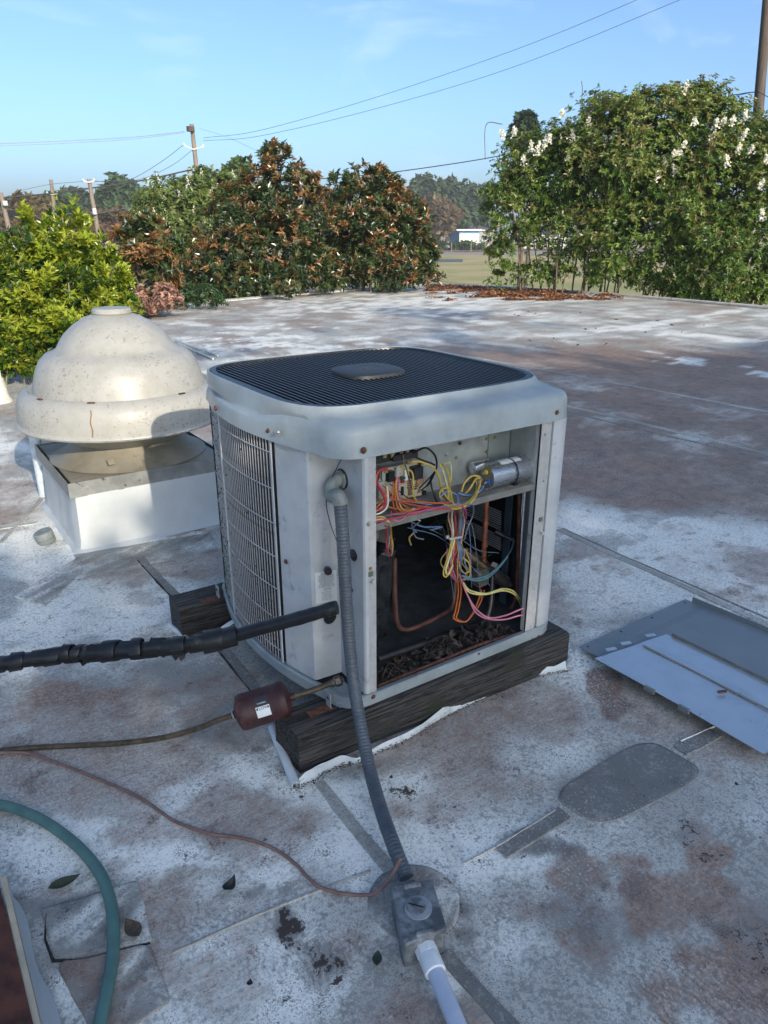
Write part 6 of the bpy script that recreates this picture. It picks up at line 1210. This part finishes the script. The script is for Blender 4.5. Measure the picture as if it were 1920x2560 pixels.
# ================================================================== HOUSES, SHED, VEHICLES
m_shing = mat('brown_shingles', (.17, .095, .075), .85, var=.2, scale=3); m_fas = mat('white_fascia', (.72, .72, .68), .6); m_brick = mat('brick_wall', (.30, .17, .13), .85, var=.2, scale=4); m_glass = mat('dark_glass', (.03, .04, .05), .1); m_greyr = mat('grey_shingles', (.10, .10, .11), .85, var=.15, scale=2)
def house(x0, x1, dist, ztop, zeave, label, rm_=m_shing, wm_=m_brick, dep=8.0, wins=3, hip=.9, cat='house', name='house'):
    a = PD(x0, 560, dist); b = PD(x1, 560, dist); a[2] = b[2] = 0; ex = (b - a) / np.linalg.norm(b - a); ey = np.array([-ex[1], ex[0], 0]); 
    if ey @ FH < 0: ey = -ey
    L_ = np.linalg.norm(b - a); T = thing(name, label, cat, ((a + b)[0] / 2, (a + b)[1] / 2, ZG))
    def P(u, v, z): return a + ex * u + ey * v + np.array([0, 0, z])
    MB().add([P(0, 0, ZG), P(L_, 0, ZG), P(L_, dep, ZG), P(0, dep, ZG), P(0, 0, zeave), P(L_, 0, zeave), P(L_, dep, zeave), P(0, dep, zeave)], [(0, 1, 5, 4), (1, 2, 6, 5), (2, 3, 7, 6), (3, 0, 4, 7)]).build('wall', wm_, T)
    o_ = .5; h_ = dep / 2 * hip; MB().add([P(-o_, -o_, zeave), P(L_ + o_, -o_, zeave), P(L_ + o_, dep + o_, zeave), P(-o_, dep + o_, zeave), P(h_, dep / 2, ztop), P(L_ - h_, dep / 2, ztop)], [(0, 1, 5, 4), (1, 2, 5), (2, 3, 4, 5), (3, 0, 4), (3, 2, 1, 0)]).build('roof', rm_, T)
    MB().box(P(L_ / 2, -o_ - .03, zeave - .10), (L_ + 2 * o_, .04, .22), np.stack([ex, ey, [0, 0, 1]], 1)).build('fascia', m_fas, T); MB().box(P(-o_ - .03, dep / 2, zeave - .10), (.04, dep + 2 * o_, .22), np.stack([ex, ey, [0, 0, 1]], 1)).build('fascia', m_fas, T); MB().box(P(L_ + o_ + .03, dep / 2, zeave - .10), (.04, dep + 2 * o_, .22), np.stack([ex, ey, [0, 0, 1]], 1)).build('fascia', m_fas, T)
    for k in range(wins):
        w = MB().box(P(L_ * (k + .6) / (wins + .2), -.03, (ZG + zeave) / 2 + .2), (1.2, .05, 1.2), np.stack([ex, ey, [0, 0, 1]], 1)).build('window', m_fas, T); MB().box(P(L_ * (k + .6) / (wins + .2), -.06, (ZG + zeave) / 2 + .2), (1.0, .03, 1.0), np.stack([ex, ey, [0, 0, 1]], 1)).build('pane', m_glass, w)
    return T
house(-90, 150, 26, .9, -1.1, 'brown shingled house roof behind the bright bush at the far left', wins=3)
house(175, 300, 38, .5, -1.2, 'brown shingled roof showing right of the bright bush', wins=2)
house(290, 405, 40, -.55, -2.0, 'low brown roof with white fascia seen right of the small magnolia', wins=2, dep=6)
m_bluew = mat('blue_siding', (.10, .26, .48), .6, var=.08, scale=2); m_door = mat('white_door', (.80, .78, .72), .5)
def shed():
    d = 174; a = PD(991, 533, d); b = PD(1034, 533, d); lft = PD(972, 530, d + 14); T = thing('blue_shed', 'small blue and white shed with white doors beyond the railway, right of the broad magnolia', 'shed', tuple([*(a + b)[:2] / 2, ZG])); H = 4.1
    a[2] = b[2] = lft[2] = ZG; up = np.array([0, 0, H]); back = lft - a
    MB().add([a, b, b + up, a + up, lft, lft + up, b + back, b + back + up], [(0, 1, 2, 3), (4, 0, 3, 5), (1, 6, 7, 2), (6, 4, 5, 7)]).build('wall', m_bluew, T)
    n = np.cross(b - a, up); n /= np.linalg.norm(n); n = n if n @ (CW - a) > 0 else -n; ex = (b - a) / np.linalg.norm(b - a)
    for k in range(3): w0 = np.linalg.norm(b - a) * (.02 + k * .33); MB().add([a + ex * w0 + n * .06, a + ex * (w0 + 1.45) + n * .06, a + ex * (w0 + 1.45) + n * .06 + up * .85, a + ex * w0 + n * .06 + up * .85], [(0, 1, 2, 3)]).build('door', m_door, T) if False else MB().box(a + ex * (w0 + .7) + n * .08 + up * .42, (1.42, .1, H * .84), np.stack([ex, n, [0, 0, 1]], 1)).build('door', m_door, T)
    q = [lft + up - ex * .6, a + up + n * .6 - ex * .6, b + up + n * .6 + ex * .6, b + back + up + ex * .6]; MB().sheet([p + [0, 0, .25] for p in q], .35).build('roof', m_fas, T)
    return T
shed()
house(960, 1060, 196, 2.6, 1.2, 'grey roofed building directly behind the blue shed', m_greyr, mat('grey_wall', (.35, .36, .36), .8), 10, 4)
house(1120, 1330, 190, 1.5, .1, 'pale building glimpsed through the stems of the large crape myrtle', m_greyr, mat('pale_wall', (.55, .54, .50), .8), 10, 6)
for i, x in enumerate(range(975, 1340, 42)):
    p = PD(x, 540, 150); o = MB().cyl((p[0], p[1], ZG), (p[0], p[1], ZG + 2.0), .09, 8).build('fence_post', m_pole); tag(o, '%s thin wooden fence post by the railway, counting rightwards from the blue shed' % ['first', 'second', 'third', 'fourth', 'fifth', 'sixth', 'seventh', 'eighth', 'ninth'][i], 'post', 'fence posts along the railway')
def vehicle(x, y, d, col, label, cat='van', name='parked_van', L_=4.8, H=1.9, yaw=.3):
    p = PD(x, y, d); T = thing(name, label, cat, (p[0], p[1], ZG)); u = RH * math.cos(yaw) + FH * math.sin(yaw); v = np.array([-u[1], u[0], 0]); Rm_ = np.stack([u, v, [0, 0, 1]], 1); c = np.array([p[0], p[1], ZG])
    prof = [(-L_ / 2, .4), (L_ / 2, .4), (L_ / 2, .95), (L_ * .36, 1.1), (L_ * .24, H), (-L_ * .46, H), (-L_ / 2, 1.1)]; V = []
    for s_ in (-.9, .9): V += [c + u * a + v * s_ * (1 if z < 1.2 else .88) + [0, 0, z] for a, z in prof]
    n = len(prof); MB().add(V, [tuple(range(n)), tuple(range(2 * n - 1, n - 1, -1))] + [(i, i + n, (i + 1) % n + n, (i + 1) % n) for i in range(n)]).build('body', mat('car_paint_' + name + str(int(x)), col, .25, coat=.5), T)
    for s_ in (-1, 1):
        for a in (-.30, -.05, .18): MB().box(c + u * L_ * a + v * s_ * .86 + [0, 0, 1.42], (L_ * .18, .05, .42), Rm_).build('window', m_glass, T)
        for a in (-.32, .32): wq = c + u * L_ * a + v * s_ * .86 + [0, 0, .36]; wh = MB().lathe([(0, -.1), (.34, -.1), (.36, 0), (.34, .1), (0, .1)], wq, v, 20, (False, False)).build('wheel', m_black, T)
    MB().box(c + u * L_ * .305 + [0, 0, 1.5], (.05, 1.4, .6), np.stack([u * .8 + np.array([0, 0, -.6]), v, u * .6 + np.array([0, 0, .8])], 1)).build('windscreen', m_glass, T); return T
vehicle(612, 592, 40, (.75, .77, .80), 'white van parked behind the tallest magnolia, glimpsed through its leaves', L_=3.4)
vehicle(648, 612, 34, (.06, .14, .42), 'blue car parked right beside the white van, behind the magnolia leaves', 'car', 'parked_car', 4.2, 1.5)
o = MB().box(PD(37, 462, 60), (1.4, .5, .45), np.stack([RH, FH, [0, 0, 1]], 1)).build('traffic_signal', m_black); tag(o, 'small dark traffic signal hanging at the far left skyline', 'traffic signal')

# ================================================================== AIR
hz = MB().box((0, 0, (ZG - 1 + 24) / 2), (1900, 1900, 24 - (ZG - 1))); hm = bpy.data.materials.new('haze_air'); hm.use_nodes = True; hn = hm.node_tree; hn.nodes.clear()
ho = hn.nodes.new('ShaderNodeOutputMaterial'); hv = hn.nodes.new('ShaderNodeVolumePrincipled'); hv.inputs['Color'].default_value = (.86, .90, .95, 1); hv.inputs['Density'].default_value = .0007; hv.inputs['Anisotropy'].default_value = .1; hn.links.new(hv.outputs[0], ho.inputs['Volume'])
o = stuff(hz.build('haze', hm)); o['label'] = 'thin pale summer haze over the distance'; o['category'] = 'haze'
